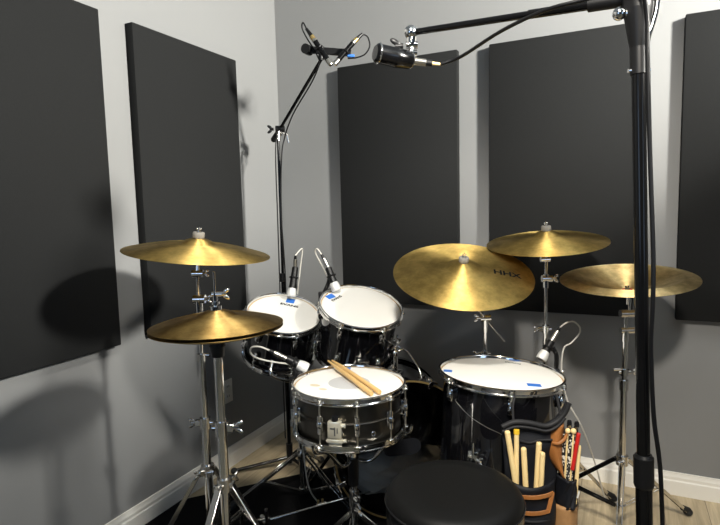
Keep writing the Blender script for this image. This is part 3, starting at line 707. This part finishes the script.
# bracket on the right rack tom and its bent rod to the bass drum
f = TRm @ Mx.Rotation(K(10), 4, 'Z'); rr = .157
MB().box((.020, .05, .055), f, (rr + .010, 0, -.175), bevel=.005).wing(f @ V((rr + .02, 0, -.14)), f.to_3x3() @ V((0, 0, 1)), k=1.4).build('mount_bracket', 'chrome', tr)
f2 = TRm @ Mx.Rotation(K(-55), 4, 'Z')
MB().box((.012, .05, .014), f2, (rr + .005, 0, -.172), bevel=.003).box((.012, .012, .03), f2, (rr + .006, -.014, -.188), bevel=.003).box((.012, .012, .03), f2, (rr + .006, .014, -.188), bevel=.003).build('mount_plate', 'chrome_soft', tr)
p = f @ V((rr + .026, .008, -.16)); pe = BC - BN * .13 + V((0, 0, bR + .09))
MB().path([p, p + V((.045, -.01, -.02)), p + V((.10, -.035, -.075)), p + V((.118, -.05, -.115))], .0042, 10, 6).path([pe, (pe + p) / 2 + V((.02, 0, .0)), p + V((-.004, 0, -.02))], .006, 10, 6).build('mount_rod', 'chrome', tr)

# ------------------------------------------------------------------ corner microphone stand with a stereo pair
c = V((.284, -.441, 0))
s = thing('microphone_stand', c, 'tall slim black microphone stand in the room corner holding two pencil microphones', 'microphone stand', 'microphone stands')
ck = V((.272, -.400, 1.648)); tip = V((.604, -.566, 1.890)); bd_ = (tip - ck).normalized()
MB().tube(c + V((0, 0, .02)), c + V((0, 0, .95)), .0095, n=14).build('lower_tube', 'black_metal', s)
MB().tube(c + V((0, 0, .94)), V((.284, -.435, 1.60)), .0070, n=12).build('upper_tube', 'black_metal', s)
MB().tube(c + V((0, 0, .925)), c + V((0, 0, .965)), .014, n=14).build('height_grip', 'black_plastic', s)
MB().tube(V((.284, -.435, 1.590)), V((.284, -.43, 1.632)), .0095, .0085, 14).tube(V((.284, -.43, 1.628)) + RT * .004, V((.30, -.42, 1.618)) + RT * .02, .0045, n=8).tube(V((.30, -.42, 1.618)) + RT * .020, V((.30, -.42, 1.58)) + RT * .026, .0035, n=8).build('boom_clutch_post', 'chrome_soft', s)
MB().tube(ck - RT * .02 , ck + RT * .022, .016, n=16).tube(ck - V((0, 0, .03)), ck, .010, n=12).wing(ck - RT * .03, -RT, k=1.3).build('boom_clutch', 'black_plastic', s)
MB().tube(ck - bd_ * .03, tip, .0072, n=12).build('boom_arm', 'black_metal', s)
MB().tube(ck - bd_ * .075, ck - bd_ * .028, .014, .012, 14).ball(ck - bd_ * .075, .0145).build('boom_grip', 'rubber', s)
bL, bR_ = V((.548, -.588, 1.925)), V((.712, -.513, 1.906))
MB().tube(tip - bd_ * .012, tip + V((0, 0, .045)), .0125, .010, 14).build('bar_swivel', 'black_plastic', s)
MB().strap(bL, bR_, .010, .030, V((0, .2, 1)).cross(V((1, 0, 0)))).tube(bL + V((0, -.02, 0)), bL + V((0, .02, 0)), .020, n=18).build('stereo_bar', 'black_plastic', s)
MB().path([c + V((.02, -.012, .25)), c + V((.016, -.01, .6)), c + V((.022, -.012, .95)), c + V((.012, -.01, 1.25)), c + V((.018, 0, 1.5)), V((.305, -.415, 1.60)), ck.lerp(tip, .3) + V((.012, -.006, -.022)), ck.lerp(tip, .75) + V((.01, -.005, -.02)), tip + V((0, -.01, -.012))], .0032, 7, 6).build('taped_cable', 'cable', s)
MB().path([c + V((-.012, -.014, .15)), c + V((-.012, -.013, .6)), c + V((-.008, -.013, 1.2)), c + V((-.006, -.01, 1.55)), ck + V((.01, -.02, -.01))], .003, 7, 6).build('taped_cable', 'cable', s)
for az in (220, 340, 100):
    d = V((cos(K(az)), sin(K(az)), 0))
    ff = c + d * .27 + V((0, 0, .018)); lg = MB().tube(c + V((0, 0, .05)), ff, .0085, n=10).build('leg', 'black_metal', s); MB().ball(ff, .0155, None, (1.1, 1.1, 1)).build('rubber_foot', 'rubber', lg)
MB().tube(c + V((0, 0, .035)), c + V((0, 0, .12)), .016, n=14).build('leg_collar', 'black_plastic', s)

def pencil_mic(label, tail, grille, xlr, clip_at, cable_pts):
    d = (V(grille) - V(tail)).normalized()
    t = thing('pencil_microphone', V(grille), label, 'microphone', 'pencil microphones')
    L = (V(grille) - V(tail)).length
    MB().tube(V(tail), V(grille) - d * .028, .0105, n=18).build('body', 'black_metal', t)
    MB().tube(V(grille) - d * .028, V(grille) - d * .004, .0108, n=18).tube(V(grille) - d * .004, V(grille), .0108, .009, n=18).tube(V(tail) - d * .001, V(tail) + d * .008, .0112, n=18).build('capsule', 'steel', t)
    q = V(tail) + (V(xlr) - V(tail)).normalized() * .018
    MB().tube(V(tail), q, .0100, n=16).build('connector_ring', 'badge', t)
    MB().tube(q, V(xlr), .0088, .0060, 14).build('connector', 'black_plastic', t)
    MB().torus(frame(clip_at, d), .0125, .0035, 20, 8).build('clip', 'black_plastic', t)
    o = MB().path([V(xlr)] + [V(p) for p in cable_pts], .003, 8, 6).build('microphone_cable', 'cable')
    return t, o
m1, cb = pencil_mic('left pencil microphone on the stereo bar, pointing down to the right', (.591, -.605, 1.954), (.659, -.590, 1.847), (.560, -.612, 2.000), (.612, -.600, 1.92), [(.545, -.611, 2.027), (.532, -.60, 2.012), (.545, -.59, 1.975), (.575, -.583, 1.925), (.598, -.575, 1.875)])
tag(center_mesh(cb), 'thin black cable looping from the left pencil microphone down to the boom', 'cable', 'thin microphone cables')
m2, cb = pencil_mic('right pencil microphone on the stereo bar, pointing down left, with blue tape', (.740, -.540, 1.940), (.672, -.590, 1.847), (.768, -.518, 1.972), (.712, -.56, 1.900), [(.785, -.505, 1.962), (.793, -.503, 1.925), (.775, -.512, 1.893), (.740, -.520, 1.882), (.70, -.518, 1.885)])
tag(center_mesh(cb), 'thin black cable looping from the right pencil microphone back to the stereo bar', 'cable', 'thin microphone cables')
MB().box((.030, .012, .010), frame((.722, -.535, 1.888), (0, 0, 1), RT), bevel=.002, seg=1).build('colour_band', 'tape', m2, label='blue tape band')

# ------------------------------------------------------------------ big black boom stand in front
pb, pt_ = V((1.808, -1.400, .0)), V((1.749, -1.392, 1.66)); ax = (pt_ - pb).normalized()
def ap(z): return pb + ax * (z / ax.z)
s = thing('boom_stand', pb, 'tall heavy black boom stand standing at the right in front of the drums', 'microphone stand', 'microphone stands')
MB().tube(ap(.02), ap(.70), .0158, n=24).build('lower_tube', 'black_metal', s)
MB().tube(ap(.69), ap(1.56), .0125, n=24).build('upper_tube', 'black_metal', s)
MB().tube(ap(.690), ap(.748), .0192, n=24).tube(ap(.748), ap(.754), .0180, .015, 24).tube(ap(.685), ap(.690), .0175, .0192, 24).build('height_clutch', 'black_plastic', s)
q = ap(1.60)
MB().tube(ap(1.505), ap(1.555), .0150, n=24).tube(ap(1.555), ap(1.625), .0150, .026, 24).tube(ap(1.625), ap(1.69), .026, .028, 24).build('boom_clutch', 'black_plastic', s)
MB().tube(q - RT * .012 + V((0, 0, .018)), q - RT * .030 + V((0, 0, .018)), .008, n=12).ball(q - RT * .036 + V((0, 0, .018)), .0125).build('clutch_knob', 'chrome', s)
MB().tube(ap(1.512) - RT * .020, ap(1.512) + RT * .022, .004, n=10).build('lock_screw', 'chrome', s)
MB().path([ap(1.53) + RT * .014, ap(1.57) + RT * .018, ap(1.62) + RT * .034, ap(1.68) + RT * .042], .005, 10, 5).build('clutch_lever', 'chrome', s)
bt = V((1.248, -1.257, 1.6995)); b0 = V((1.735, -1.362, 1.6565)); bv = (b0 - bt).normalized()
MB().tube(bt, bt + bv * .30, .0078, n=16).tube(bt + bv * .30, b0 + bv * .45, .0095, n=16).build('boom_arm', 'black_metal', s)
MB().tube(b0 - bv * .075, b0 + bv * .04, .0135, n=18).build('boom_sleeve', 'black_plastic', s)
MB().tube(b0 + bv * .40, b0 + bv * .52, .032, n=24).build('counterweight', 'black_metal', s)
for az in (-40, 80, 200):
    d = V((cos(K(az)), sin(K(az)), 0)); ff = pb + d * .34 + V((0, 0, .022))
    lg = MB().tube(pb + V((0, 0, .15)), ff, .011, n=12).build('leg', 'black_metal', s); MB().ball(ff, .021).build('rubber_foot', 'rubber', lg)
MB().tube(ap(.10), ap(.20), .024, n=20).build('leg_collar', 'black_plastic', s)
# large microphone at the boom tip
g0, g1 = V((1.180, -1.329, 1.642)), V((1.246, -1.257, 1.6305)); d = (g1 - g0).normalized()
s = thing('studio_microphone', bt - V((0, 0, .06)), 'large cylindrical black microphone hanging sideways from the tip of the long boom', 'microphone')
mm = frame(g0, d)
L = (g1 - g0).length
MB().lathe([(0, -.004), (.018, -.003), (.0232, .002), (.0232, .010), (.0236, .045), (.0248, .052), (.0240, .060), (.0215, L - .006), (.018, L), (0, L)], mm, 40).build('body', 'black_metal', s)
MB().torus(mm @ Mx.Translation((0, 0, .006)), .0232, .0024, 40, 8).build('grille_ring', 'chrome', s)
MB().torus(mm @ Mx.Translation((0, 0, L - .002)), .0170, .0028, 32, 8).build('end_ring', 'chrome', s)
x0, x1 = g1, g1 + V((.058, .028, -.009)); xd = (x1 - x0).normalized()
cn = MB().tube(x0, x0 + xd * .036, .0098, .0090, 16).build('connector', 'steel', s)
MB().tube(x0 + xd * .030, x0 + xd * .052, .0082, n=14).build('connector_boot', 'black_plastic', cn)
MB().tube(x0 + xd * .048, x0 + xd * .078, .0048, .0035, 10).build('connector_tail', 'wood_pale', cn)
j = bt
MB().ball(j + V((-.002, -.002, 0)), .0175).tube(j, j - V((.002, .002, .028)), .012, n=14).tube(j - V((.014, .006, .030)), j - V((-.012, -.006, .030)), .009, n=14).tube(j - V((.02, .01, .05)), j - V((-.01, -.006, .05)), .0085, n=14).tube(j - V((0, 0, .025)), j - V((.004, .004, .062)), .006, n=10).build('swivel', 'chrome', s)
MB().wing(j - V((.02, .012, .034)), -RT, k=1.4).build('swivel_wing', 'black_plastic', s)
ce = x0 + xd * .074
pts = [ce, V((1.368, -1.229, 1.632)), V((1.478, -1.310, 1.651)), V((1.581, -1.385, 1.655)), V((1.666, -1.402, 1.658)), V((1.713, -1.412, 1.665)), V((1.752, -1.432, 1.650)), V((1.765, -1.420, 1.60)), V((1.768, -1.418, 1.529)), V((1.776, -1.418, 1.359)), V((1.786, -1.425, 1.17)), V((1.788, -1.430, 1.076)), V((1.787, -1.430, .982)), V((1.795, -1.432, .85)), V((1.806, -1.434, .77)), V((1.812, -1.434, .70)), V((1.83, -1.43, .4)), V((1.86, -1.45, .10)), V((1.95, -1.60, .006))]
tag(center_mesh(MB().path(pts, .0042, 10, 6).build('microphone_cable', 'cable')), 'thick black cable sagging under the long boom and running down the heavy stand', 'cable', 'thick microphone cables')

# ------------------------------------------------------------------ drum microphones
def drum_mic(label, G, B1, B2, X, tail_pts, clip_pts, cable_mat, cable_label, gr=.021, br=.0155):
    G, B1, B2, X = V(G), V(B1), V(B2), V(X)
    d = (B2 - G).normalized(); L = (B2 - G).length
    t = thing('drum_microphone', G, label, 'microphone', 'drum microphones')
    m = frame(G, d)
    MB().lathe([(0, 0), (gr * .85, .001), (gr, .006), (gr * .98, .022), (gr * .78, .040), (0, .040)], m, 28).build('grille', 'white_mesh', t)
    MB().lathe([(0, .038), (gr * .80, .038), (br, .052), (br * .9, L), (0, L)], m, 24).build('body', 'black_plastic', t)
    cn = MB().tube(B2, B2.lerp(X, .72), .0088, .0085, 16).build('connector', 'steel', t)
    MB().tube(B2.lerp(X, .68), X, .0070, .0050, 12).build('connector_boot', 'black_plastic', cn)
    cl = MB().path([V(p) for p in clip_pts], .0085, 10, 5)
    q = G.lerp(B2, .65); cl.torus(frame(q, d), br + .002, .004, 20, 8)
    f = frame(V(clip_pts[-1]), (0, 0, 1), RT)
    cl.box((.026, .022, .042), f, bevel=.005).build('rim_clip', 'black_plastic', t)
    MB().wing(V(clip_pts[-1]) + RT * .012, RT, k=1.0).build('clip_screw', 'chrome', t)
    o = MB().path([X] + [V(p) for p in tail_pts], .0032, 8, 6).build('microphone_cable', cable_mat)
    tag(center_mesh(o), cable_label, 'cable', 'drum microphone cables')
    return t
rimTL = polar(TLm, .178, K(-56 + 180 - 12), -.03)
drum_mic('silver-grilled drum microphone clipped upright to the far rim of the left rack tom', (.416, -.577, .880), (.418, -.555, .96), (.419, -.540, 1.008), (.427, -.548, 1.062),
         [(.434, -.510, 1.088), (.428, -.490, 1.075), (.405, -.480, .98), (.38, -.48, .80), (.36, -.46, .45), (.37, -.45, .05), (.40, -.40, .005)], [(.410, -.535, .96), (.40, -.52, .90), tuple(rimTL)], 'grey_cable', 'pale cable arching from the microphone on the left rack tom')
rimTR = polar(TRm, .188, K(-64 + 180 + 62), -.03)
drum_mic('drum microphone with silver grille leaning over the near-left rim of the right rack tom', (.655, -.590, .918), (.626, -.585, .985), (.612, -.582, 1.015), (.584, -.586, 1.072),
         [(.562, -.586, 1.097), (.545, -.570, 1.075), (.555, -.520, 1.0), (.560, -.46, .90), (.57, -.38, .60), (.62, -.28, .12), (.66, -.2, .008)], [(.612, -.560, .985), (.59, -.56, .93), tuple(rimTR)], 'grey_cable', 'pale cable arching from the microphone on the right rack tom')
rimSN = polar(SNm, .199, K(176), -.02)
drum_mic('drum microphone with silver grille lying low over the left rim of the snare drum', (.758, -1.013, .709), (.722, -1.028, .728), (.690, -1.042, .748), (.636, -1.064, .778),
         [(.606, -1.077, .791), (.570, -1.075, .786), (.548, -1.058, .762), (.550, -1.035, .738), (.575, -1.010, .722), (.625, -.990, .712), (.690, -.930, .690), (.62, -.80, .62), (.535, -.700, .53), (.512, -.680, .42), (.512, -.680, .28), (.56, -.72, .10), (.60, -.70, .0105)], [(.716, -1.03, .715), (.725, -1.035, .69), tuple(rimSN)], 'grey_cable', 'pale cable looping from the snare microphone')
rimFT = polar(FTm, .229, K(-79 + 121), -.025)
drum_mic('drum microphone with silver grille leaning over the far right rim of the floor tom', (1.466, -.452, .664), (1.483, -.427, .698), (1.500, -.407, .730), (1.528, -.374, .780),
         [(1.549, -.362, .797), (1.575, -.338, .799), (1.596, -.318, .775), (1.594, -.312, .745), (1.566, -.329, .710), (1.540, -.345, .688), (1.535, -.36, .60), (1.56, -.40, .50), (1.614, -.400, .40), (1.66, -.30, .22), (1.70, -.215, .03), (1.73, -.22, .006)], [(1.505, -.405, .705), (1.52, -.415, .675), tuple(rimFT)], 'grey_cable', 'pale cable looping from the floor tom microphone down to the wood floor')
tag(center_mesh(MB().path([(1.262, -.925, .640), (1.277, -.975, .650), (1.32, -.98, .612), (1.37, -.97, .580), (1.425, -.945, .545), (1.45, -.93, .48)], .0009, 7, 6).build('thin_wire', 'steel')), 'thin pale wire slanting across the front of the floor tom', 'cable')

# ------------------------------------------------------------------ sticks on the snare
def stick(name, p_tip, p_butt, r, mat, label, cat, group, parent=None):
    p0, p1 = V(p_tip), V(p_butt); d = (p1 - p0).normalized(); L = (p1 - p0).length
    mb = MB().lathe([(0, 0), (r * .42, .001), (r * .52, .006), (r * .42, .012), (r * .45, .016), (r * .98, .085), (r, .10), (r, L - .006), (r * .85, L - .001), (0, L)], frame(p0, d), 16)
    o = mb.build(name, mat)
    return tag(center_mesh(o), label, cat, group)
rz = SNc.z + .009
stick('drumstick', (.787, -.918, .7165), (1.069, -1.158, .7085), .0078, 'wood', 'front hickory drumstick of the pair lying across the snare head', 'drumstick', 'drumsticks on the snare')
stick('drumstick', (.797, -.907, .7165), (1.086, -1.137, .7085), .0078, 'wood', 'rear hickory drumstick of the pair lying across the snare head', 'drumstick', 'drumsticks on the snare')

# ------------------------------------------------------------------ drum seat
c = V((1.352, -1.275, 0)); zt = .539
s = thing('drum_throne', c, 'round black vinyl drum seat in the foreground', 'drum seat')
MB().lathe([(0, zt), (.10, zt - .001), (.150, zt - .005), (.168, zt - .013), (.176, zt - .026), (.1775, zt - .036)], Mx.Translation(c), 80).build('seat_top', 'vinyl', s)
MB().lathe([(.1765, zt - .037), (.178, zt - .060), (.177, zt - .095), (.172, zt - .105), (0, zt - .105)], Mx.Translation(c), 80).build('seat_side', 'vinyl_side', s)
MB().torus(Mx.Translation(c + V((0, 0, zt - .037))), .1780, .0032, 96, 8).build('piping', 'vinyl_side', s)
MB().tube(c + V((0, 0, .09)), c + V((0, 0, zt - .105)), .014, n=18).build('post', 'chrome', s)
for az in (80, 200, 320):
    d = V((cos(K(az)), sin(K(az)), 0)); sd = d.cross(V((0, 0, 1))); fo = c + d * .24 + V((0, 0, .033))
    lg = MB()
    for s_ in (-1, 1): lg.strap(c + d * .02 + sd * s_ * .01 + V((0, 0, .30)), fo + sd * s_ * .008, .003, .016, sd)
    lg = lg.build('leg', 'chrome_soft', s); MB().ball(fo - V((0, 0, .008)), .017).build('rubber_foot', 'rubber', lg)
MB().tube(c + V((0, 0, .27)), c + V((0, 0, .33)), .022, n=18).build('leg_collar', 'chrome_soft', s)

# ------------------------------------------------------------------ double bass pedal: drive shaft in front of the bass drum
s = thing('bass_pedal', (.90, -.78, .008), 'chrome and black double bass pedal with a long thin drive shaft across the rug', 'pedal')
a0, a1, a2 = V((.56, -1.03, .112)), V((.702, -.858, .118)), V((.868, -.672, .124))
MB().tube(a0, a2, .0042, n=12).build('drive_shaft', 'chrome', s)
MB().tube(a1 - (a1 - a0).normalized() * .02, a1 + (a1 - a0).normalized() * .02, .0075, n=12).ball(a0, .013).ball(a2, .012).tube(a0 + V((-.03, .02, 0)), a0, .008, n=10).build('shaft_joint', 'chrome_soft', s)
for off_ in (-.012, .006):
    MB().tube(a1 + (a2 - a0).normalized() * off_, a1 + (a2 - a0).normalized() * off_ + V((0, 0, .020)), .0035, .0045, n=10).build('joint_bolt', 'badge', s)
pd = V((.6, -.8, 0)); sdv = V((.8, .6, 0))
for base_, mirror in ((V((.965, -.615, 0)) + pd * .075, 0), (a0 + pd * .01 - sdv * .04 - V((0, 0, .112)), 1)):
    fr = MB()
    for sg in (-1, 1): fr.box((.012, .022, .155), frame(base_ + sdv * sg * .045 + V((0, 0, .0855)), (0, 0, 1), sdv), bevel=.003, seg=1)
    fr.tube(base_ - sdv * .06 + V((0, 0, .125)), base_ + sdv * .06 + V((0, 0, .125)), .006, n=12)
    fr.build('pedal_frame', 'black_metal', s)
    MB().box((.08, .26, .008), frame(base_ + pd * .155 + V((0, 0, .050)), (pd * .25 + V((0, 0, 1))), sdv), bevel=.002, seg=1).build('footboard', 'chrome_soft', s)
    MB().box((.07, .30, .005), frame(base_ + pd * .14 + V((0, 0, .0108)), (0, 0, 1), sdv), bevel=.001, seg=1).build('base_plate', 'black_metal', s)

# ------------------------------------------------------------------ stick bag hooked on the floor tom
O = V((1.534, -.905, .60))
bx = V((.93, .37, 0)).normalized(); by = V((bx.y, -bx.x, 0))       # by points to the viewer
Bg = Mx(((bx.x, by.x, 0, O.x), (bx.y, by.y, 0, O.y), (0, 0, 1, O.z), (0, 0, 0, 1)))
def bp_(x, y, z): return Bg @ V((x, y, z))
s = thing('stick_bag', bp_(-.01, 0, -.40), 'black nylon stick bag with tan leather trim, open and hung from the floor tom', 'stick bag')
def sheet(name, mat, outline_fn, nu, nv, thick, parent, label=None):
    mb = MB(); rows = []
    for j in range(nv + 1):
        rows.append([mb.bm.verts.new(Bg @ V(outline_fn(i / nu, j / nv))) for i in range(nu + 1)])
    for j in range(nv):
        for i in range(nu): mb.bm.faces.new((rows[j][i], rows[j][i + 1], rows[j + 1][i + 1], rows[j + 1][i]))
    o = mb.build(name, mat, parent, sharp=70, label=label)
    md = o.modifiers.new('thick', 'SOLIDIFY'); md.thickness = thick; md.offset = 0
    return o
def lerp(a, b, t): return a + (b - a) * t
def pl(xs, ys, x):
    for i in range(len(xs) - 1):
        if x <= xs[i + 1]: return lerp(ys[i], ys[i + 1], max(0, (x - xs[i]) / (xs[i + 1] - xs[i])))
    return ys[-1]
TX = [-.131, -.094, -.047, 0, .034, .056, .069]; TZ = [-.012, .003, .000, -.009, .006, .031, .062]
def back(u, v):
    x = lerp(-.131, .068, u); zt_ = pl(TX, TZ, x); z = lerp(zt_, -.40, v)
    x2 = lerp(x, lerp(-.115, .03, u), min(1, v * 1.5))
    fold = .006 * sin(18 * x + 9 * v) * sin(7 * v + 3 * x) + .008 * math.exp(-((v - .17) / .05) ** 2)
    y = .004 + fold * .8 - .045 * max(0, u - .62) ** 1.0 * 1.2 + .006 * min(1, v * 2)
    return (x2, y, z)
sheet('back_panel', 'nylon', back, 36, 40, .010, s)
MB().path([bp_(x, .016 - .05 * max(0, (x - .0)) , z) for x, z in zip(TX, TZ)], .0085, 10, 6).path([bp_(x, .024 - .05 * max(0, x), z - .012) for x, z in zip(TX[:-1], TZ[:-1])], .0045, 10, 6).build('rim_binding', 'nylon2', s)
MB().path([bp_(x, .022, z) for x, z in ((-.085, -.052), (-.05, -.060), (-.02, -.052), (.018, -.050))], .0035, 8, 6).build('seam_cord', 'nylon2', s)
def pocket(u, v):
    x = lerp(-.118, .026, u); z = lerp(-.172 - .010 * sin(pi * u), -.40, v)
    return (x, .026 + .034 * sin(pi * min(1, max(0, u))) ** .7 + .006 * sin(9 * v + 4 * u), z)
mp = sheet('main_pocket', 'nylon', pocket, 24, 16, .006, s)
def fr_pts(x0, x1, z0, z1, w):
    out = []
    for a, b in (((x0, z0), (x1, z0 + .006)), ((x1, z0 + .006), (x1 - .014, z1)), ((x1 - .014, z1), (x0, z1 - .004)), ((x0, z1 - .004), (x0, z0))): out.append((a, b))
    return out
lf = MB()
for (xa, za), (xb, zb) in fr_pts(-.090, .012, -.212, -.258, .012):
    def yy(x): return .030 + .034 * sin(pi * min(1, max(0, (x + .118) / .144))) ** .7
    n_ = 8
    P = [V((lerp(xa, xb, k / n_), 0, lerp(za, zb, k / n_))) for k in range(n_ + 1)]
    for k in range(n_):
        q0 = bp_(P[k].x, yy(P[k].x) + .004, P[k].z); q1 = bp_(P[k + 1].x, yy(P[k + 1].x) + .004, P[k + 1].z)
        e = (q1 - q0).normalized() * .004
        lf.strap(q0 - e, q1 + e, .013, .004, by.cross(q1 - q0))
lf.build('logo_frame', 'leather', mp, label='tan leather frame on the pocket')
MB().path([bp_(x, .032 + .034 * sin(pi * min(1, max(0, (x + .118) / .144))) ** .7, -.288 + .15 * (x + .04) ** 2) for x in (-.11, -.07, -.04, -.01, .02)], .004, 8, 5).build('pocket_piping', 'nylon2', mp)
def leath(u, v):
    z = lerp(-.004, -.175, v); w = .044 * sin(pi * min(1, .12 + .95 * v)) ** .6
    xc = .044 - .018 * sin(pi * v) + .012 * v
    return (xc - w / 2 * 1.0 + w * u, -.002 + .022 * sin(pi * u), z)
sheet('leather_flap', 'leather', leath, 12, 20, .006, s, 'curved brown leather flap')
MB().path([bp_(.020, .020, -.060), bp_(.034, .030, -.058), bp_(.052, .026, -.046), bp_(.064, .012, -.036)], .005, 8, 6).build('leather_strap', 'leather', s)
def side(u, v):
    x = lerp(.040, .104, u); z = lerp(-.172 - .01 * u, -.268, v)
    return (x, -.012 + .045 * sin(pi * u) ** .8 * (1 - .15 * sin(pi * v)) + .004 * sin(20 * u + 8 * v), z)
sp = sheet('side_pocket', 'nylon', side, 18, 14, .006, s)
MB().box((.004, .003, .022), Bg @ Mx.Translation((.098, .020, -.225)) @ Mx.Rotation(.25, 4, 'Y')).build('pocket_label', 'plate', sp, label='small white tag')
def lbase(u, v):
    x = lerp(.022 - .004 * v, .106, u); z = lerp(-.262, -.40, v)
    return (x, -.016 + .045 * sin(pi * u) ** .8, z)
sheet('leather_base', 'suede', lbase, 18, 10, .007, s, 'tan suede lower section')
def sback(u, v): return (lerp(.05, .106, u), -.022, lerp(-.035, -.40, v))
sheet('side_back_panel', 'nylon', sback, 6, 10, .008, s)
for x in (-.095, .045):
    MB().path([bp_(x, .012, -.01), bp_(x, -.005, .04), bp_(x * .9, -.02, .075)], .004, 8, 5).build('hanging_strap', 'nylon2', s)
# contents of the bag
def st_in(x0, z0, x1, z1, y0, y1, r, mat, label, name='drumstick', cat='drumstick', group='drumsticks in the stick bag', tipmat=None):
    p0, p1 = bp_(x0, y0, z0), bp_(x1, y1, z1); d = (p1 - p0).normalized(); L = (p1 - p0).length
    o = MB().lathe([(0, 0), (r * .7, .0005), (r * .95, .003), (r, .008), (r, L), (0, L)], frame(p0, d), 16).build(name, mat)
    tag(center_mesh(o), label, cat, group)
    return o
st_in(-.119, -.018, -.076, -.300, .030, .032, .0085, 'wood_pale', 'pale drumstick leaning at the far left of the stick bag pocket, tallest and slanted')
o = st_in(-.090, -.028, -.090, -.300, .026, .030, .0075, 'wood_pale', 'pale drumstick second from left in the stick bag, with a yellow end')
yt = MB().tube(bp_(-.090, .026, -.029), bp_(-.090, .0262, -.016), .0090, .0085, 14).build('yellow_end', 'yellow', o)
st_in(-.070, -.070, -.058, -.300, .032, .036, .0085, 'wood_pale', 'pale drumstick in the middle of the stick bag pocket, the shortest')
st_in(-.023, -.054, -.036, -.300, .028, .034, .0085, 'wood_pale', 'pale drumstick right of the middle in the stick bag, taller of the right pair')
st_in(-.016, -.080, -.024, -.300, .042, .040, .0080, 'wood_pale', 'pale drumstick at the right of the stick bag pocket, shorter of the right pair')
for (x0, z0, x1, y0, lab) in ((.060, -.038, .054, .004, 'left one'), (.076, -.036, .066, .010, 'middle one'), (.088, -.034, .077, .000, 'right one')):
    st_in(x0, z0, x1, -.25, y0, y0, .0068, 'pattern', 'black and white patterned stick in the side pocket, ' + lab + ' of three', group='patterned sticks in the side pocket')
st_in(.098, -.030, .080, -.145, .016, .019, .0062, 'red', 'bright red stick in the side pocket at the right of the stick bag', group=None)
st_in(.104, -.075, .092, -.26, .004, .008, .006, 'wood_pale', 'pale stick behind the red stick in the side pocket', group=None)
for (x, z, r, lab) in ((.066, -.025, .008, 'left'), (.083, -.026, .0085, 'right')):
    p = bp_(x, .014, z); o = MB().ball(p, r, None, (1, 1, 1.1)).tube(p, bp_(x - .010, .016, -.23), .0028, n=8).build('mallet', 'wood_pale')
    tag(center_mesh(o), 'small round-tipped wooden mallet in the side pocket, ' + lab + ' one of the pair', 'mallet', 'round-tipped mallets')
for (x, z, lab) in ((.076, -.010, 'left'), (.098, -.014, 'right')):
    p = bp_(x, -.004, z); o = MB().tube(p, bp_(x - .012, -.002, -.24), .0055, n=10).tube(p, p + V((0, 0, .010)), .0075, .006, 12).build('brush_handle', 'black_plastic')
    MB().tube(p - V((0, 0, .010)), p - V((0, 0, .004)), .0075, n=12).build('metal_ring', 'chrome', o)
    tag(center_mesh(o), 'black brush handle with a metal ring standing in the side pocket, ' + lab + ' one', 'drum brush', 'drum brushes in the side pocket')
    for ch in o.children:
        for v in ch.data.vertices: v.co -= o.location

# ------------------------------------------------------------------ world and view
w = bpy.data.worlds.new('world'); SC.world = w; w.use_nodes = True
w.node_tree.nodes['Background'].inputs['Color'].default_value = (.5, .6, .8, 1); w.node_tree.nodes['Background'].inputs['Strength'].default_value = .2
SC.view_settings.view_transform = 'Standard'; SC.view_settings.look = 'None'
SC.view_settings.exposure = 0; SC.view_settings.gamma = 1
